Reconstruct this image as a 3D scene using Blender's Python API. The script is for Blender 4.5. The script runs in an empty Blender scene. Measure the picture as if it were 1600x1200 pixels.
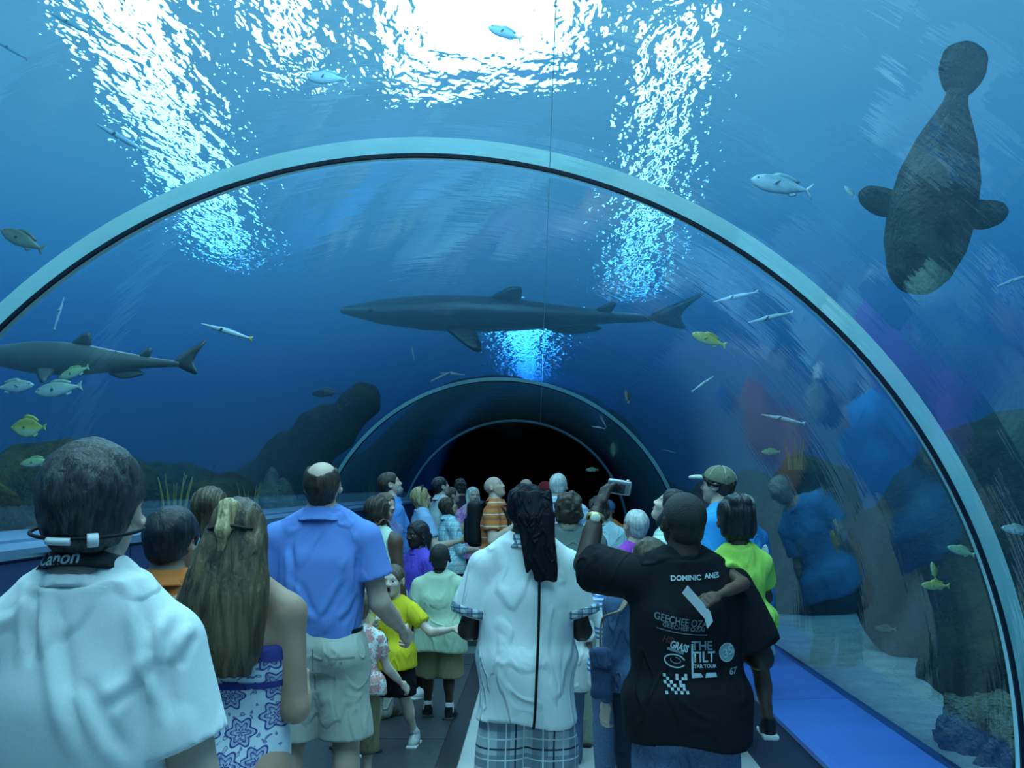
import bpy, bmesh, math, random
import numpy as np
from mathutils import Vector, Matrix

# ------------------------------------------------------------------ camera, world, light, exposure
EYE = 1.58
FPX = 1555.0
PITCH, YAW = 0.102, 0.026
scene = bpy.context.scene
C = scene.collection
cam_d = bpy.data.cameras.new('camera'); cam = bpy.data.objects.new('camera', cam_d); C.objects.link(cam)
cam_d.sensor_fit = 'HORIZONTAL'; cam_d.sensor_width = 36.0; cam_d.lens = 36.0 * FPX / 1600.0
cam_d.clip_start = 0.05; cam_d.clip_end = 400
cam.location = (0, 0, EYE); cam.rotation_euler = (math.pi / 2 + PITCH, 0, YAW)
scene.camera = cam
scene.view_settings.view_transform = 'Standard'
scene.view_settings.look = 'None'
scene.view_settings.gamma = 1.0
scene.view_settings.use_curve_mapping = False
scene.view_settings.exposure = 0.28
scene.cycles.caustics_refractive = False
scene.cycles.caustics_reflective = False
scene.cycles.max_bounces = 6
scene.cycles.diffuse_bounces = 2
scene.cycles.glossy_bounces = 3
scene.cycles.transmission_bounces = 4
scene.cycles.volume_bounces = 1
scene.cycles.transparent_max_bounces = 12
scene.cycles.sample_clamp_indirect = 3.0

world = bpy.data.worlds.new('world'); scene.world = world; world.use_nodes = True
wb = world.node_tree.nodes['Background']
wb.inputs[0].default_value = (0.40, 0.72, 1.0, 1); wb.inputs[1].default_value = 0.14

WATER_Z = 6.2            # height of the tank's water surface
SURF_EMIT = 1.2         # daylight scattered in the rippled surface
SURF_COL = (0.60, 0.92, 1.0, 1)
LAMP_STRENGTH = 14.0
VOL_DENSITY = 0.026

# area light added under the water, standing for the great skylight running overhead
sl = bpy.data.lights.new('skylight_stand_in', 'AREA'); sl.shape = 'RECTANGLE'; sl.size = 4.6; sl.size_y = 10.0
sl.energy = 760.0; sl.color = (0.74, 1.0, 0.98)
slo = bpy.data.objects.new('skylight_stand_in', sl); C.objects.link(slo); slo.location = (-0.4, 3.4, WATER_Z - 0.08)

def ray(px, py):
    x = (px - 800) / FPX; u = (600 - py) / FPX
    cp, sp = math.cos(PITCH), math.sin(PITCH)
    y = cp - u * sp; z = sp + u * cp
    c, s = math.cos(YAW), math.sin(YAW)
    return Vector((x * c - y * s, x * s + y * c, z))
def at(px, py, Y):                      # world point at forward distance Y
    d = ray(px, py); return Vector((0, 0, EYE)) + d * (Y / d.y)
def at_z(px, py, Z):
    d = ray(px, py); return Vector((0, 0, EYE)) + d * ((Z - EYE) / d.z)

# ------------------------------------------------------------------ helpers
def tag(o, label=None, cat=None, group=None, kind=None):
    if label: o['label'] = label
    if cat: o['category'] = cat
    if group: o['group'] = group
    if kind: o['kind'] = kind
    return o
def link(name, me, m=None, parent=None, smooth=True):
    o = bpy.data.objects.new(name, me); C.objects.link(o)
    if m is not None and not me.materials:
        for q in (m if isinstance(m, (list, tuple)) else [m]): me.materials.append(q)
    if parent is not None: o.parent = parent
    if smooth and len(me.polygons): me.polygons.foreach_set('use_smooth', [True] * len(me.polygons))
    return o
def mesh_np(name, V, F):
    me = bpy.data.meshes.new(name)
    V = np.asarray(V, np.float32); F = np.asarray(F, np.int32)
    k = F.shape[1]
    me.vertices.add(len(V)); me.vertices.foreach_set('co', V.ravel())
    me.loops.add(F.size); me.loops.foreach_set('vertex_index', F.ravel())
    me.polygons.add(len(F)); me.polygons.foreach_set('loop_start', np.arange(0, F.size, k, dtype=np.int32))
    me.polygons.foreach_set('loop_total', np.full(len(F), k, np.int32))
    me.update(calc_edges=True); me.validate()
    return me
def empty(name, loc=(0, 0, 0), rz=0):
    o = bpy.data.objects.new(name, None); C.objects.link(o)
    o.location = loc; o.rotation_euler = (0, 0, rz); o.empty_display_size = 0.1
    return o
def prism(name, prof, y0, y1, m, parent=None, closed=True, smooth=False):
    """profile in x,z extruded along y"""
    n = len(prof)
    V = [(x, y0, z) for x, z in prof] + [(x, y1, z) for x, z in prof]
    me = bpy.data.meshes.new(name)
    F = [(i, (i + 1) % n, n + (i + 1) % n, n + i) for i in range(n)]
    F += [tuple(range(n))[::-1], tuple(range(n, 2 * n))]
    me.from_pydata(V, [], F); me.update()
    bm = bmesh.new(); bm.from_mesh(me); bmesh.ops.recalc_face_normals(bm, faces=bm.faces); bm.to_mesh(me); bm.free()
    return link(name, me, m, parent, smooth)

# ------------------------------------------------------------------ materials
MATS = {}
def nodes(name):
    m = bpy.data.materials.new(name); m.use_nodes = True
    nt = m.node_tree; b = nt.nodes['Principled BSDF']
    return m, nt, b
def N(nt, t, **kw):
    n = nt.nodes.new(t)
    for k, v in kw.items():
        if k.startswith('i_'):
            key = k[2:]; key = int(key) if key.isdigit() else key.replace('_', ' ')
            n.inputs[key].default_value = v
        else: setattr(n, k, v)
    return n
def ramp(nt, fac, stops, interp='LINEAR'):
    r = nt.nodes.new('ShaderNodeValToRGB'); r.color_ramp.interpolation = interp
    el = r.color_ramp.elements
    while len(el) < len(stops): el.new(0.5)
    for e, (p, c) in zip(el, stops):
        e.position = p; e.color = (*c[:3], 1)
    nt.links.new(fac, r.inputs[0]); return r.outputs[0]
def coords(nt, scale=(1, 1, 1), kind='Object', rot=(0, 0, 0), loc=(0, 0, 0)):
    t = nt.nodes.new('ShaderNodeTexCoord'); mp = nt.nodes.new('ShaderNodeMapping')
    mp.inputs['Scale'].default_value = scale; mp.inputs['Rotation'].default_value = rot; mp.inputs['Location'].default_value = loc
    nt.links.new(t.outputs[kind], mp.inputs[0]); return mp.outputs[0]
def bump(nt, b, h, strength=0.3, dist=0.01):
    bp = nt.nodes.new('ShaderNodeBump'); bp.inputs['Strength'].default_value = strength; bp.inputs['Distance'].default_value = dist
    nt.links.new(h, bp.inputs['Height']); nt.links.new(bp.outputs[0], b.inputs['Normal'])
def flat(name, col, rough=0.7, var=0.12, scale=12, bmp=0.0, bscale=60, spec=0.3, metal=0.0, stretch=(1, 1, 1)):
    if name in MATS: return MATS[name]
    m, nt, b = nodes(name)
    b.inputs['Roughness'].default_value = rough; b.inputs['Specular IOR Level'].default_value = spec; b.inputs['Metallic'].default_value = metal
    v = coords(nt, stretch)
    nz = N(nt, 'ShaderNodeTexNoise', i_Scale=scale, i_Detail=4.0); nt.links.new(v, nz.inputs['Vector'])
    lo = tuple(max(0, c * (1 - var)) for c in col[:3]); hi = tuple(min(1, c * (1 + var)) for c in col[:3])
    nt.links.new(ramp(nt, nz.outputs[0], [(0.3, lo), (0.7, hi)]), b.inputs['Base Color'])
    if bmp:
        n2 = N(nt, 'ShaderNodeTexNoise', i_Scale=bscale, i_Detail=3.0); nt.links.new(v, n2.inputs['Vector'])
        bump(nt, b, n2.outputs[0], bmp, 0.01)
    MATS[name] = m; return m

# ------------------------------------------------------------------ tunnel: rings, acrylic, floor, ledges
R = 2.3; XC = -0.497; ZC = EYE - 0.978
RING_Y = [3.93, 12.62, 20.7]
AR = math.asin((0.353 - ZC) / R)                      # right foot of the acrylic
AL = math.pi - math.asin((1.333 - ZC) / R)            # left foot (on the tall parapet)
def arc(r, a0=AR, a1=AL, n=96):
    return [(XC + r * math.cos(a0 + (a1 - a0) * i / n), ZC + r * math.sin(a0 + (a1 - a0) * i / n)) for i in range(n + 1)]
def arch_solid(name, r0, r1, y0, y1, m, parent=None, a0=AR, a1=AL, n=96, m2=None):
    A, B = arc(r0, a0, a1, n), arc(r1, a0, a1, n); k = n + 1
    V = [(x, y0, z) for x, z in A] + [(x, y0, z) for x, z in B] + [(x, y1, z) for x, z in A] + [(x, y1, z) for x, z in B]
    F = []; MI = []
    for i in range(n):
        F += [(i, i + 1, k + i + 1, k + i), (2*k + i + 1, 2*k + i, 3*k + i, 3*k + i + 1), (i + 1, i, 2*k + i, 2*k + i + 1), (k + i, k + i + 1, 3*k + i + 1, 3*k + i)]
        MI += [1, 1, 0, 1]
    F += [(0, k, 3*k, 2*k), (n, 2*k + n, 3*k + n, k + n)]; MI += [1, 1]
    me = bpy.data.meshes.new(name); me.from_pydata(V, [], F)
    me.materials.append(m)
    if m2:
        me.materials.append(m2); me.polygons.foreach_set('material_index', MI)
    bm = bmesh.new(); bm.from_mesh(me); bmesh.ops.recalc_face_normals(bm, faces=bm.faces); bm.to_mesh(me); bm.free()
    o = link(name, me, None, parent, True)
    o.data.set_sharp_from_angle(angle=0.7)
    return o

def acrylic(name, reflect):
    m = bpy.data.materials.new(name); m.use_nodes = True; nt = m.node_tree
    nt.nodes.remove(nt.nodes['Principled BSDF']); out = nt.nodes['Material Output']
    tr = N(nt, 'ShaderNodeBsdfTransparent'); tr.inputs[0].default_value = (0.93, 0.985, 0.995, 1)
    if reflect:
        gl = N(nt, 'ShaderNodeBsdfGlossy'); gl.inputs['Roughness'].default_value = 0.0; gl.inputs['Color'].default_value = (0.9, 0.97, 1, 1)
        fr = N(nt, 'ShaderNodeFresnel'); fr.inputs['IOR'].default_value = 1.5
        # the crown of the acrylic is scuffed by long fine polishing marks
        v = coords(nt, (0.6, 5, 0.6)); nz = N(nt, 'ShaderNodeTexNoise', i_Scale=2.2, i_Detail=3.0); nt.links.new(v, nz.inputs['Vector'])
        bp = N(nt, 'ShaderNodeBump', i_Strength=0.06, i_Distance=0.02); nt.links.new(nz.outputs[0], bp.inputs['Height']); nt.links.new(bp.outputs[0], gl.inputs['Normal'])
        mx = N(nt, 'ShaderNodeMixShader'); nt.links.new(fr.outputs[0], mx.inputs[0]); nt.links.new(tr.outputs[0], mx.inputs[1]); nt.links.new(gl.outputs[0], mx.inputs[2])
        nt.links.new(mx.outputs[0], out.inputs['Surface'])
    else:
        nt.links.new(tr.outputs[0], out.inputs['Surface'])
    return m
ACR_IN, ACR_OUT = acrylic('acrylic_inner', True), acrylic('acrylic_outer', False)
Y0, Y1 = -24.0, 110.0
YT = 46.0
seg = [Y0] + RING_Y + [33.0, YT]
for i in range(len(seg) - 1):
    o = arch_solid('window_%d' % (i + 1), R, R + 0.06, seg[i] + 0.03, seg[i + 1] - 0.07, ACR_IN, m2=ACR_OUT)
    tag(o, ['clear acrylic tunnel panel arching over the camera', 'clear acrylic tunnel panel beyond the first frame arch', 'clear acrylic tunnel panel between second and third arch',
            'clear acrylic tunnel panel in the dark far end', 'clear acrylic tunnel panel at the very end'][i], 'window', kind='structure')

M_SEAM = flat('bonded_seam', (0.5, 0.75, 0.85), 0.4)
for i in (0, 1, 2):                                     # bonded joint along the crown of the panels
    w_ = bpy.data.objects['window_%d' % (i + 1)]; a_ = math.acos((0.05 - XC) / R)
    arch_solid('seam', R - 0.003, R + 0.001, seg[i] + 0.04, seg[i + 1] - 0.08, M_SEAM, w_, a_ - 0.0004, a_ + 0.0004, 2)
M_RING = flat('frosted_teal_edge', (0.55, 0.88, 0.88), 0.35, 0.06, 3, spec=0.5)
M_GASK = flat('black_gasket', (0.010, 0.014, 0.03), 0.6, 0.2, 20)
ring_words = ['large pale teal frame arch crossing the top of the picture', 'thin frame arch half way down the tunnel', 'thin far frame arch in front of the dark end', '']
for i, y in enumerate(RING_Y + [33.0]):
    w = 0.062 if i == 0 else 0.040
    t = empty('trim_%d' % (i + 1), (0, 0, 0))
    tag(t, ring_words[i] or 'last frame arch lost in the dark end', 'arch', kind='structure')
    arch_solid('collar', R + 0.008, R + w + 0.012, y - 0.06, y + 0.025, M_RING, t)
    arch_solid('gasket', R - 0.008, R + 0.0075, y - 0.062, y - 0.046, M_GASK, t)

# floor: pale concrete aisle and the dark rubber walkway beside the parapet
def concrete():
    m, nt, b = nodes('pale_concrete')
    v = coords(nt); nz = N(nt, 'ShaderNodeTexNoise', i_Scale=1.3, i_Detail=6.0); nt.links.new(v, nz.inputs['Vector'])
    nt.links.new(ramp(nt, nz.outputs[0], [(0.3, (0.40, 0.42, 0.43)), (0.7, (0.56, 0.58, 0.58))]), b.inputs['Base Color'])
    n2 = N(nt, 'ShaderNodeTexNoise', i_Scale=140.0); nt.links.new(v, n2.inputs['Vector']); bump(nt, b, n2.outputs[0], 0.15, 0.004)
    b.inputs['Roughness'].default_value = 0.42; b.inputs['Specular IOR Level'].default_value = 0.45
    return m
M_FLOOR = concrete()
M_WALK = flat('dark_rubber_matting', (0.040, 0.045, 0.052), 0.38, 0.3, 30, 0.3, 220, spec=0.5)
M_EDGE = flat('walkway_edge_strip', (0.018, 0.020, 0.024), 0.35, 0.2, 10, spec=0.5)
tag(prism('floor', [(-0.46, -0.06), (1.26, -0.06), (1.26, 0), (-0.46, 0)], Y0, YT, M_FLOOR), 'pale concrete aisle floor between dark walkway and right ledge', 'floor', kind='structure')
wk = tag(empty('floor_walkway'), 'dark rubber walkway strip along the left parapet', 'floor', kind='structure')
for i in range(12):                                    # separate mats, butted with a narrow joint
    ya = -4 + i * 2.6
    prism('mat', [(-2.46, -0.06), (-0.585, -0.06), (-0.585, 0.006), (-2.46, 0.006)], ya + 0.006, ya + 2.594, M_WALK, wk)
prism('edge_strip', [(-0.58, -0.06), (-0.46, -0.06), (-0.46, 0.012), (-0.58, 0.012)], -4, 27.2, M_EDGE, wk)
M_LAND = flat('steel_threshold', (0.36, 0.44, 0.46), 0.3, 0.1, 20, metal=0.6)
prism('threshold', [(-2.46, 0.0), (-0.585, 0.0), (-0.585, 0.016), (-2.46, 0.016)], 9.6, 9.95, M_LAND, wk)

M_END = flat('end_blackout', (0.006, 0.007, 0.009), 0.9)  # added black wall hides the bright open end and its reflections
tag(prism('wall_end_blackout', [(-3.4, -0.06), (2.4, -0.06), (2.4, 3.2), (-3.4, 3.2)], YT + 0.05, YT + 0.3, M_END), 'added black wall keeping the far end of the tunnel dark', 'wall', kind='structure')
# left parapet with its sloping sill, right low ledge
M_WALL = flat('navy_painted_wall', (0.035, 0.060, 0.155), 0.45, 0.10, 4, 0.1, 90)
M_SILL = flat('blue_grey_sill', (0.150, 0.235, 0.36), 0.38, 0.06, 3, spec=0.4)
M_GAP = flat('dark_joint', (0.02, 0.03, 0.05), 0.7)
wl = tag(empty('wall_left'), 'navy parapet wall with sloping pale blue sill under left acrylic', 'wall', kind='structure')
prism('parapet', [(-2.62, -0.06), (-2.47, -0.06), (-2.47, 1.235), (-2.62, 1.235)], Y0, YT, M_WALL, wl)
for i in range(11):
    ya = -6 + i * 4.0
    prism('sill_panel', [(-2.62, 1.237), (-2.44, 1.237), (-2.44, 1.282), (-2.535, 1.304), (-2.62, 1.304)], ya + 0.004, ya + 3.996, M_SILL, wl)
    prism('sill_cap', [(-2.72, 1.28), (-2.62, 1.28), (-2.545, 1.30), (-2.55, 1.318), (-2.70, 1.352)], ya + 0.004, ya + 3.996, M_SILL, wl)
    prism('wall_panel', [(-2.47, 0.02), (-2.455, 0.02), (-2.455, 1.22), (-2.47, 1.22)], ya + 0.006, ya + 3.994, M_WALL, wl)
M_LEDGE = flat('royal_blue_ledge', (0.045, 0.125, 0.42), 0.34, 0.08, 3, 0.06, 120, spec=0.45)
M_FACE = flat('dark_blue_kick', (0.020, 0.034, 0.085), 0.5, 0.12, 4)
tr_ = tag(empty('baseboard_right'), 'low royal blue ledge running under the right acrylic', 'ledge', kind='structure')
for i in range(11):
    ya = -6 + i * 4.0
    prism('ledge_top', [(1.30, 0.30), (1.80, 0.30), (1.82, 0.352), (1.78, 0.352), (1.335, 0.338), (1.30, 0.325)], ya + 0.003, ya + 3.997, M_LEDGE, tr_)
    prism('ledge_face', [(1.24, -0.06), (1.40, -0.06), (1.40, 0.299), (1.312, 0.299), (1.25, 0.02)], ya + 0.003, ya + 3.997, M_FACE, tr_)

# ------------------------------------------------------------------ tank: water body, surface, skylights, sea bed
M_TANK = flat('tank_wall_rock', (0.05, 0.075, 0.09), 0.9, 0.4, 0.8)
for nm, pr, ya, yb in (('wall_back', [(-61, -3), (61, -3), (61, 7), (-61, 7)], Y1, Y1 + 0.4), ('wall_tank_left', [(-60.6, -3), (-60.1, -3), (-60.1, 7), (-60.6, 7)], Y0, Y1), ('wall_tank_right', [(60.1, -3), (60.6, -3), (60.6, 7), (60.1, 7)], Y0, Y1)):
    tag(prism(nm, pr, ya, yb, M_TANK), {'wall_back': 'dark rock wall closing the far end of the tank', 'wall_tank_left': 'dark tank wall far off to the left', 'wall_tank_right': 'dark tank wall far off to the right'}[nm], 'wall', kind='structure')
def water_volume():
    n = 64
    cx, cz = XC, 1.5
    inner = []
    for i in range(n):
        a = 2 * math.pi * i / n
        dx, dz = math.cos(a), math.sin(a)
        # ray from (cx,cz) to circle r=R+.065, floored at z=-0.15
        ox, oz = cx - XC, cz - ZC; rr = R + 0.065
        bq = ox * dx + oz * dz; cq = ox * ox + oz * oz - rr * rr
        t = -bq + math.sqrt(bq * bq - cq)
        if cz + t * dz < -0.15: t = (-0.15 - cz) / dz
        inner.append((cx + t * dx, cz + t * dz))
    outer = []
    X0, X1, Z0, Z1 = -60.0, 60.0, -3.0, WATER_Z - 0.02
    for i in range(n):
        a = 2 * math.pi * i / n
        dx, dz = math.cos(a), math.sin(a)
        t = 1e9
        if dx > 1e-9: t = min(t, (X1 - cx) / dx)
        if dx < -1e-9: t = min(t, (X0 - cx) / dx)
        if dz > 1e-9: t = min(t, (Z1 - cz) / dz)
        if dz < -1e-9: t = min(t, (Z0 - cz) / dz)
        outer.append((cx + t * dx, cz + t * dz))
    V = []
    for y in (Y0 + 0.02, Y1 - 0.02):
        V += [(x, y, z) for x, z in inner] + [(x, y, z) for x, z in outer]
    F = []
    for i in range(n):
        j = (i + 1) % n
        F += [(i, j, n + j, n + i), (2*n + j, 2*n + i, 3*n + i, 3*n + j), (j, i, 2*n + i, 2*n + j), (n + i, n + j, 3*n + j, 3*n + i)]
    me = bpy.data.meshes.new('tank_water'); me.from_pydata(V, [], F); me.update()
    bm = bmesh.new(); bm.from_mesh(me); bmesh.ops.recalc_face_normals(bm, faces=bm.faces); bm.to_mesh(me); bm.free()
    m = bpy.data.materials.new('blue_water'); m.use_nodes = True; nt = m.node_tree
    nt.nodes.remove(nt.nodes['Principled BSDF'])
    vs = N(nt, 'ShaderNodeVolumeScatter'); vs.inputs['Color'].default_value = (0.40, 0.78, 1.0, 1); vs.inputs['Density'].default_value = VOL_DENSITY; vs.inputs['Anisotropy'].default_value = 0.0
    va = N(nt, 'ShaderNodeVolumeAbsorption'); va.inputs['Color'].default_value = (0.06, 0.58, 0.83, 1); va.inputs['Density'].default_value = 0.22
    ad = N(nt, 'ShaderNodeAddShader'); nt.links.new(vs.outputs[0], ad.inputs[0]); nt.links.new(va.outputs[0], ad.inputs[1])
    nt.links.new(ad.outputs[0], nt.nodes['Material Output'].inputs['Volume'])
    o = link('tank_water', me, m, None, False)
    return tag(o, 'hazy blue tank water surrounding the tunnel', 'water', kind='structure')
water_volume()

def water_surface():
    m = bpy.data.materials.new('rippled_water_surface'); m.use_nodes = True; nt = m.node_tree
    nt.nodes.remove(nt.nodes['Principled BSDF'])
    v = coords(nt, (1, 0.55, 1), 'Object')
    a = N(nt, 'ShaderNodeTexNoise', i_Scale=5.2, i_Detail=2.0, i_Roughness=0.5, i_Distortion=0.2); nt.links.new(v, a.inputs['Vector'])
    v2 = coords(nt, (1, 0.8, 1), 'Object')
    c = N(nt, 'ShaderNodeTexNoise', i_Scale=0.9, i_Detail=1.0); nt.links.new(v2, c.inputs['Vector'])
    ml = N(nt, 'ShaderNodeMath', operation='MULTIPLY'); ml.inputs[1].default_value = 0.19; nt.links.new(a.outputs[0], ml.inputs[0])
    mc = N(nt, 'ShaderNodeMath', operation='MULTIPLY_ADD'); mc.inputs[1].default_value = 0.25; nt.links.new(c.outputs[0], mc.inputs[0]); nt.links.new(ml.outputs[0], mc.inputs[2])
    bp = N(nt, 'ShaderNodeBump', i_Strength=1.0, i_Distance=1.0); nt.links.new(mc.outputs[0], bp.inputs['Height'])
    rf = N(nt, 'ShaderNodeBsdfRefraction'); rf.inputs['IOR'].default_value = 1.12; rf.inputs['Roughness'].default_value = 0.0
    nt.links.new(bp.outputs[0], rf.inputs['Normal'])
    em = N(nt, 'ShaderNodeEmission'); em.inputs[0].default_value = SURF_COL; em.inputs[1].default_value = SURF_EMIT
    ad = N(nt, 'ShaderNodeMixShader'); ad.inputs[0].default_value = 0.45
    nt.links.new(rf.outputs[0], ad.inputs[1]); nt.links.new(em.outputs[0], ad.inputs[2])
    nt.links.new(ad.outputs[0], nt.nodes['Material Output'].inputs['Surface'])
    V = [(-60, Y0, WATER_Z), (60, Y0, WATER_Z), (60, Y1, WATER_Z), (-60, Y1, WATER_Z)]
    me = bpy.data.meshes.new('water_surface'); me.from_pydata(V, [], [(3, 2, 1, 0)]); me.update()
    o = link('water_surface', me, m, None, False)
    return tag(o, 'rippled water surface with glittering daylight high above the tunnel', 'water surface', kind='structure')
water_surface()

# skylights of the hall above the tank (seen broken up by the ripples)
def lamp_hit(px, py, Zl=9.0, ior=1.12):
    p = at_z(px, py, WATER_Z); d = ray(px, py).normalized(); n = Vector((0, 0, -1))
    ci = -d.dot(n); k = 1 - (1 - ci * ci) / ior ** 2
    t = d / ior + n * (ci / ior - math.sqrt(k)); 
    return p + t * ((Zl - WATER_Z) / t.z)
m = bpy.data.materials.new('skylight_glass'); m.use_nodes = True; nt = m.node_tree
nt.nodes.remove(nt.nodes['Principled BSDF'])
em = N(nt, 'ShaderNodeEmission'); em.inputs[0].default_value = (0.90, 0.98, 1.0, 1); em.inputs[1].default_value = LAMP_STRENGTH
nt.links.new(em.outputs[0], nt.nodes['Material Output'].inputs['Surface']); M_SKY = m; M_FAR = m.copy(); M_FAR.name = 'far_skylight_boosted'; M_FAR.node_tree.nodes['Emission'].inputs[1].default_value = LAMP_STRENGTH * 4  # far skylight gets a raised glow so it still shows through the water
SKY = [ # outline corners in the photograph, turned into a panel on the hall roof 9 m up
    ([(85, -80), (225, -80), (385, 420), (335, 395)], 'narrow skylight strip over the left of the tank'),
    ([(380, -80), (470, -80), (490, 120), (440, 120)], 'short skylight strip between left strip and great skylight'),
    ([(570, -80), (940, -80), (900, 110), (620, 140)], 'great bright skylight over the middle of the tank'),
    ([(1035, 0), (1090, 0), (1000, 465), (978, 465)], 'narrow skylight strip over the right of the tank'),
    ([(790, 505), (845, 505), (836, 600), (820, 600)], 'small far skylight low over the tunnel'),
]
for q, lab in SKY:
    P = [lamp_hit(*p) for p in q]
    V = [tuple(p) for p in P] + [(p.x, p.y, p.z + 0.06) for p in P]
    F = [(0, 1, 2, 3), (7, 6, 5, 4)] + [(i, (i + 1) % 4, 4 + (i + 1) % 4, 4 + i) for i in range(4)]
    me = bpy.data.meshes.new('skylight'); me.from_pydata(V, [], F); me.update()
    tag(link('skylight', me, M_FAR if 'far' in lab else M_SKY, None, False), lab, 'skylight', 'skylights above the tank')
# ------------------------------------------------------------------ implicit-surface modeller (closed organic meshes)
def rot(rx=0, ry=0, rz=0):
    return np.array((Matrix.Rotation(rz, 3, 'Z') @ Matrix.Rotation(ry, 3, 'Y') @ Matrix.Rotation(rx, 3, 'X')))
def v3(*a): return np.array(a[0] if len(a) == 1 else a, float)
class Fr:                                                # frame: rotation + origin + uniform scale
    def __init__(s, M=np.eye(3), o=(0, 0, 0), sc=1.0): s.M = np.array(M, float); s.o = np.array(o, float); s.sc = sc
    def p(s, *a): return s.M @ (v3(*a) * s.sc) + s.o
    def inv(s, X, Y, Z):
        X, Y, Z = X - s.o[0], Y - s.o[1], Z - s.o[2]; M = s.M
        return ((X * M[0, 0] + Y * M[1, 0] + Z * M[2, 0]) / s.sc, (X * M[0, 1] + Y * M[1, 1] + Z * M[2, 1]) / s.sc, (X * M[0, 2] + Y * M[1, 2] + Z * M[2, 2]) / s.sc)
ID = Fr()
def box_of(fr, lo, hi):
    P = np.array([fr.p(x, y, z) for x in (lo[0], hi[0]) for y in (lo[1], hi[1]) for z in (lo[2], hi[2])])
    return P.min(0), P.max(0)
def cone(a, b, ra, rb, fr=ID):
    a = fr.p(a); b = fr.p(b); ra *= fr.sc; rb *= fr.sc; ba = b - a; L = max(ba @ ba, 1e-9)
    def f(X, Y, Z):
        x, y, z = X - a[0], Y - a[1], Z - a[2]
        t = np.clip((x * ba[0] + y * ba[1] + z * ba[2]) / L, 0, 1)
        return np.sqrt((x - t * ba[0]) ** 2 + (y - t * ba[1]) ** 2 + (z - t * ba[2]) ** 2) - (ra + t * (rb - ra))
    r = max(ra, rb)
    return f, np.minimum(a, b) - r, np.maximum(a, b) + r
def ell(c, r, fr=ID, M=None):
    if np.isscalar(r): r = (r, r, r)
    f2 = Fr(fr.M @ (M if M is not None else np.eye(3)), fr.p(c), fr.sc)
    def f(X, Y, Z):
        x, y, z = f2.inv(X, Y, Z)
        k0 = np.sqrt((x / r[0]) ** 2 + (y / r[1]) ** 2 + (z / r[2]) ** 2)
        k1 = np.sqrt((x / r[0] ** 2) ** 2 + (y / r[1] ** 2) ** 2 + (z / r[2] ** 2) ** 2) + 1e-6
        return k0 * (k0 - 1) / k1 * f2.sc
    lo, hi = box_of(f2, [-q for q in r], r)
    return f, lo, hi
def rbox(c, hs, r, fr=ID, M=None):
    f2 = Fr(fr.M @ (M if M is not None else np.eye(3)), fr.p(c), fr.sc)
    def f(X, Y, Z):
        x, y, z = f2.inv(X, Y, Z)
        qx, qy, qz = abs(x) - hs[0] + r, abs(y) - hs[1] + r, abs(z) - hs[2] + r
        return (np.sqrt(np.maximum(qx, 0) ** 2 + np.maximum(qy, 0) ** 2 + np.maximum(qz, 0) ** 2) + np.minimum(np.maximum(np.maximum(qx, qy), qz), 0) - r) * f2.sc
    lo, hi = box_of(f2, [-q for q in hs], hs)
    return f, lo, hi
def loft(zs, As, Bs, cx=0, cy=0, n=2.0, fr=ID):
    zs, As, Bs = map(lambda q: np.asarray(q, float), (zs, As, Bs))
    cx = np.broadcast_to(np.asarray(cx, float), zs.shape); cy = np.broadcast_to(np.asarray(cy, float), zs.shape)
    z0, z1 = zs[0], zs[-1]
    def f(X, Y, Z):
        x, y, z = fr.inv(X, Y, Z)
        a = np.interp(z, zs, As); b = np.interp(z, zs, Bs); x = x - np.interp(z, zs, cx); y = y - np.interp(z, zs, cy)
        q = (abs(x / a) ** n + abs(y / b) ** n) ** (1 / n)
        d = (q - 1) * np.minimum(a, b)
        return np.maximum(d, abs(z - (z0 + z1) / 2) - (z1 - z0) / 2) * fr.sc
    A, B = As.max(), Bs.max()
    lo, hi = box_of(fr, (cx.min() - A, cy.min() - B, z0), (cx.max() + A, cy.max() + B, z1))
    return f, lo, hi
def grow(pr, r): f, lo, hi = pr; return (lambda X, Y, Z: f(X, Y, Z) - r), lo - r, hi + r
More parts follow.
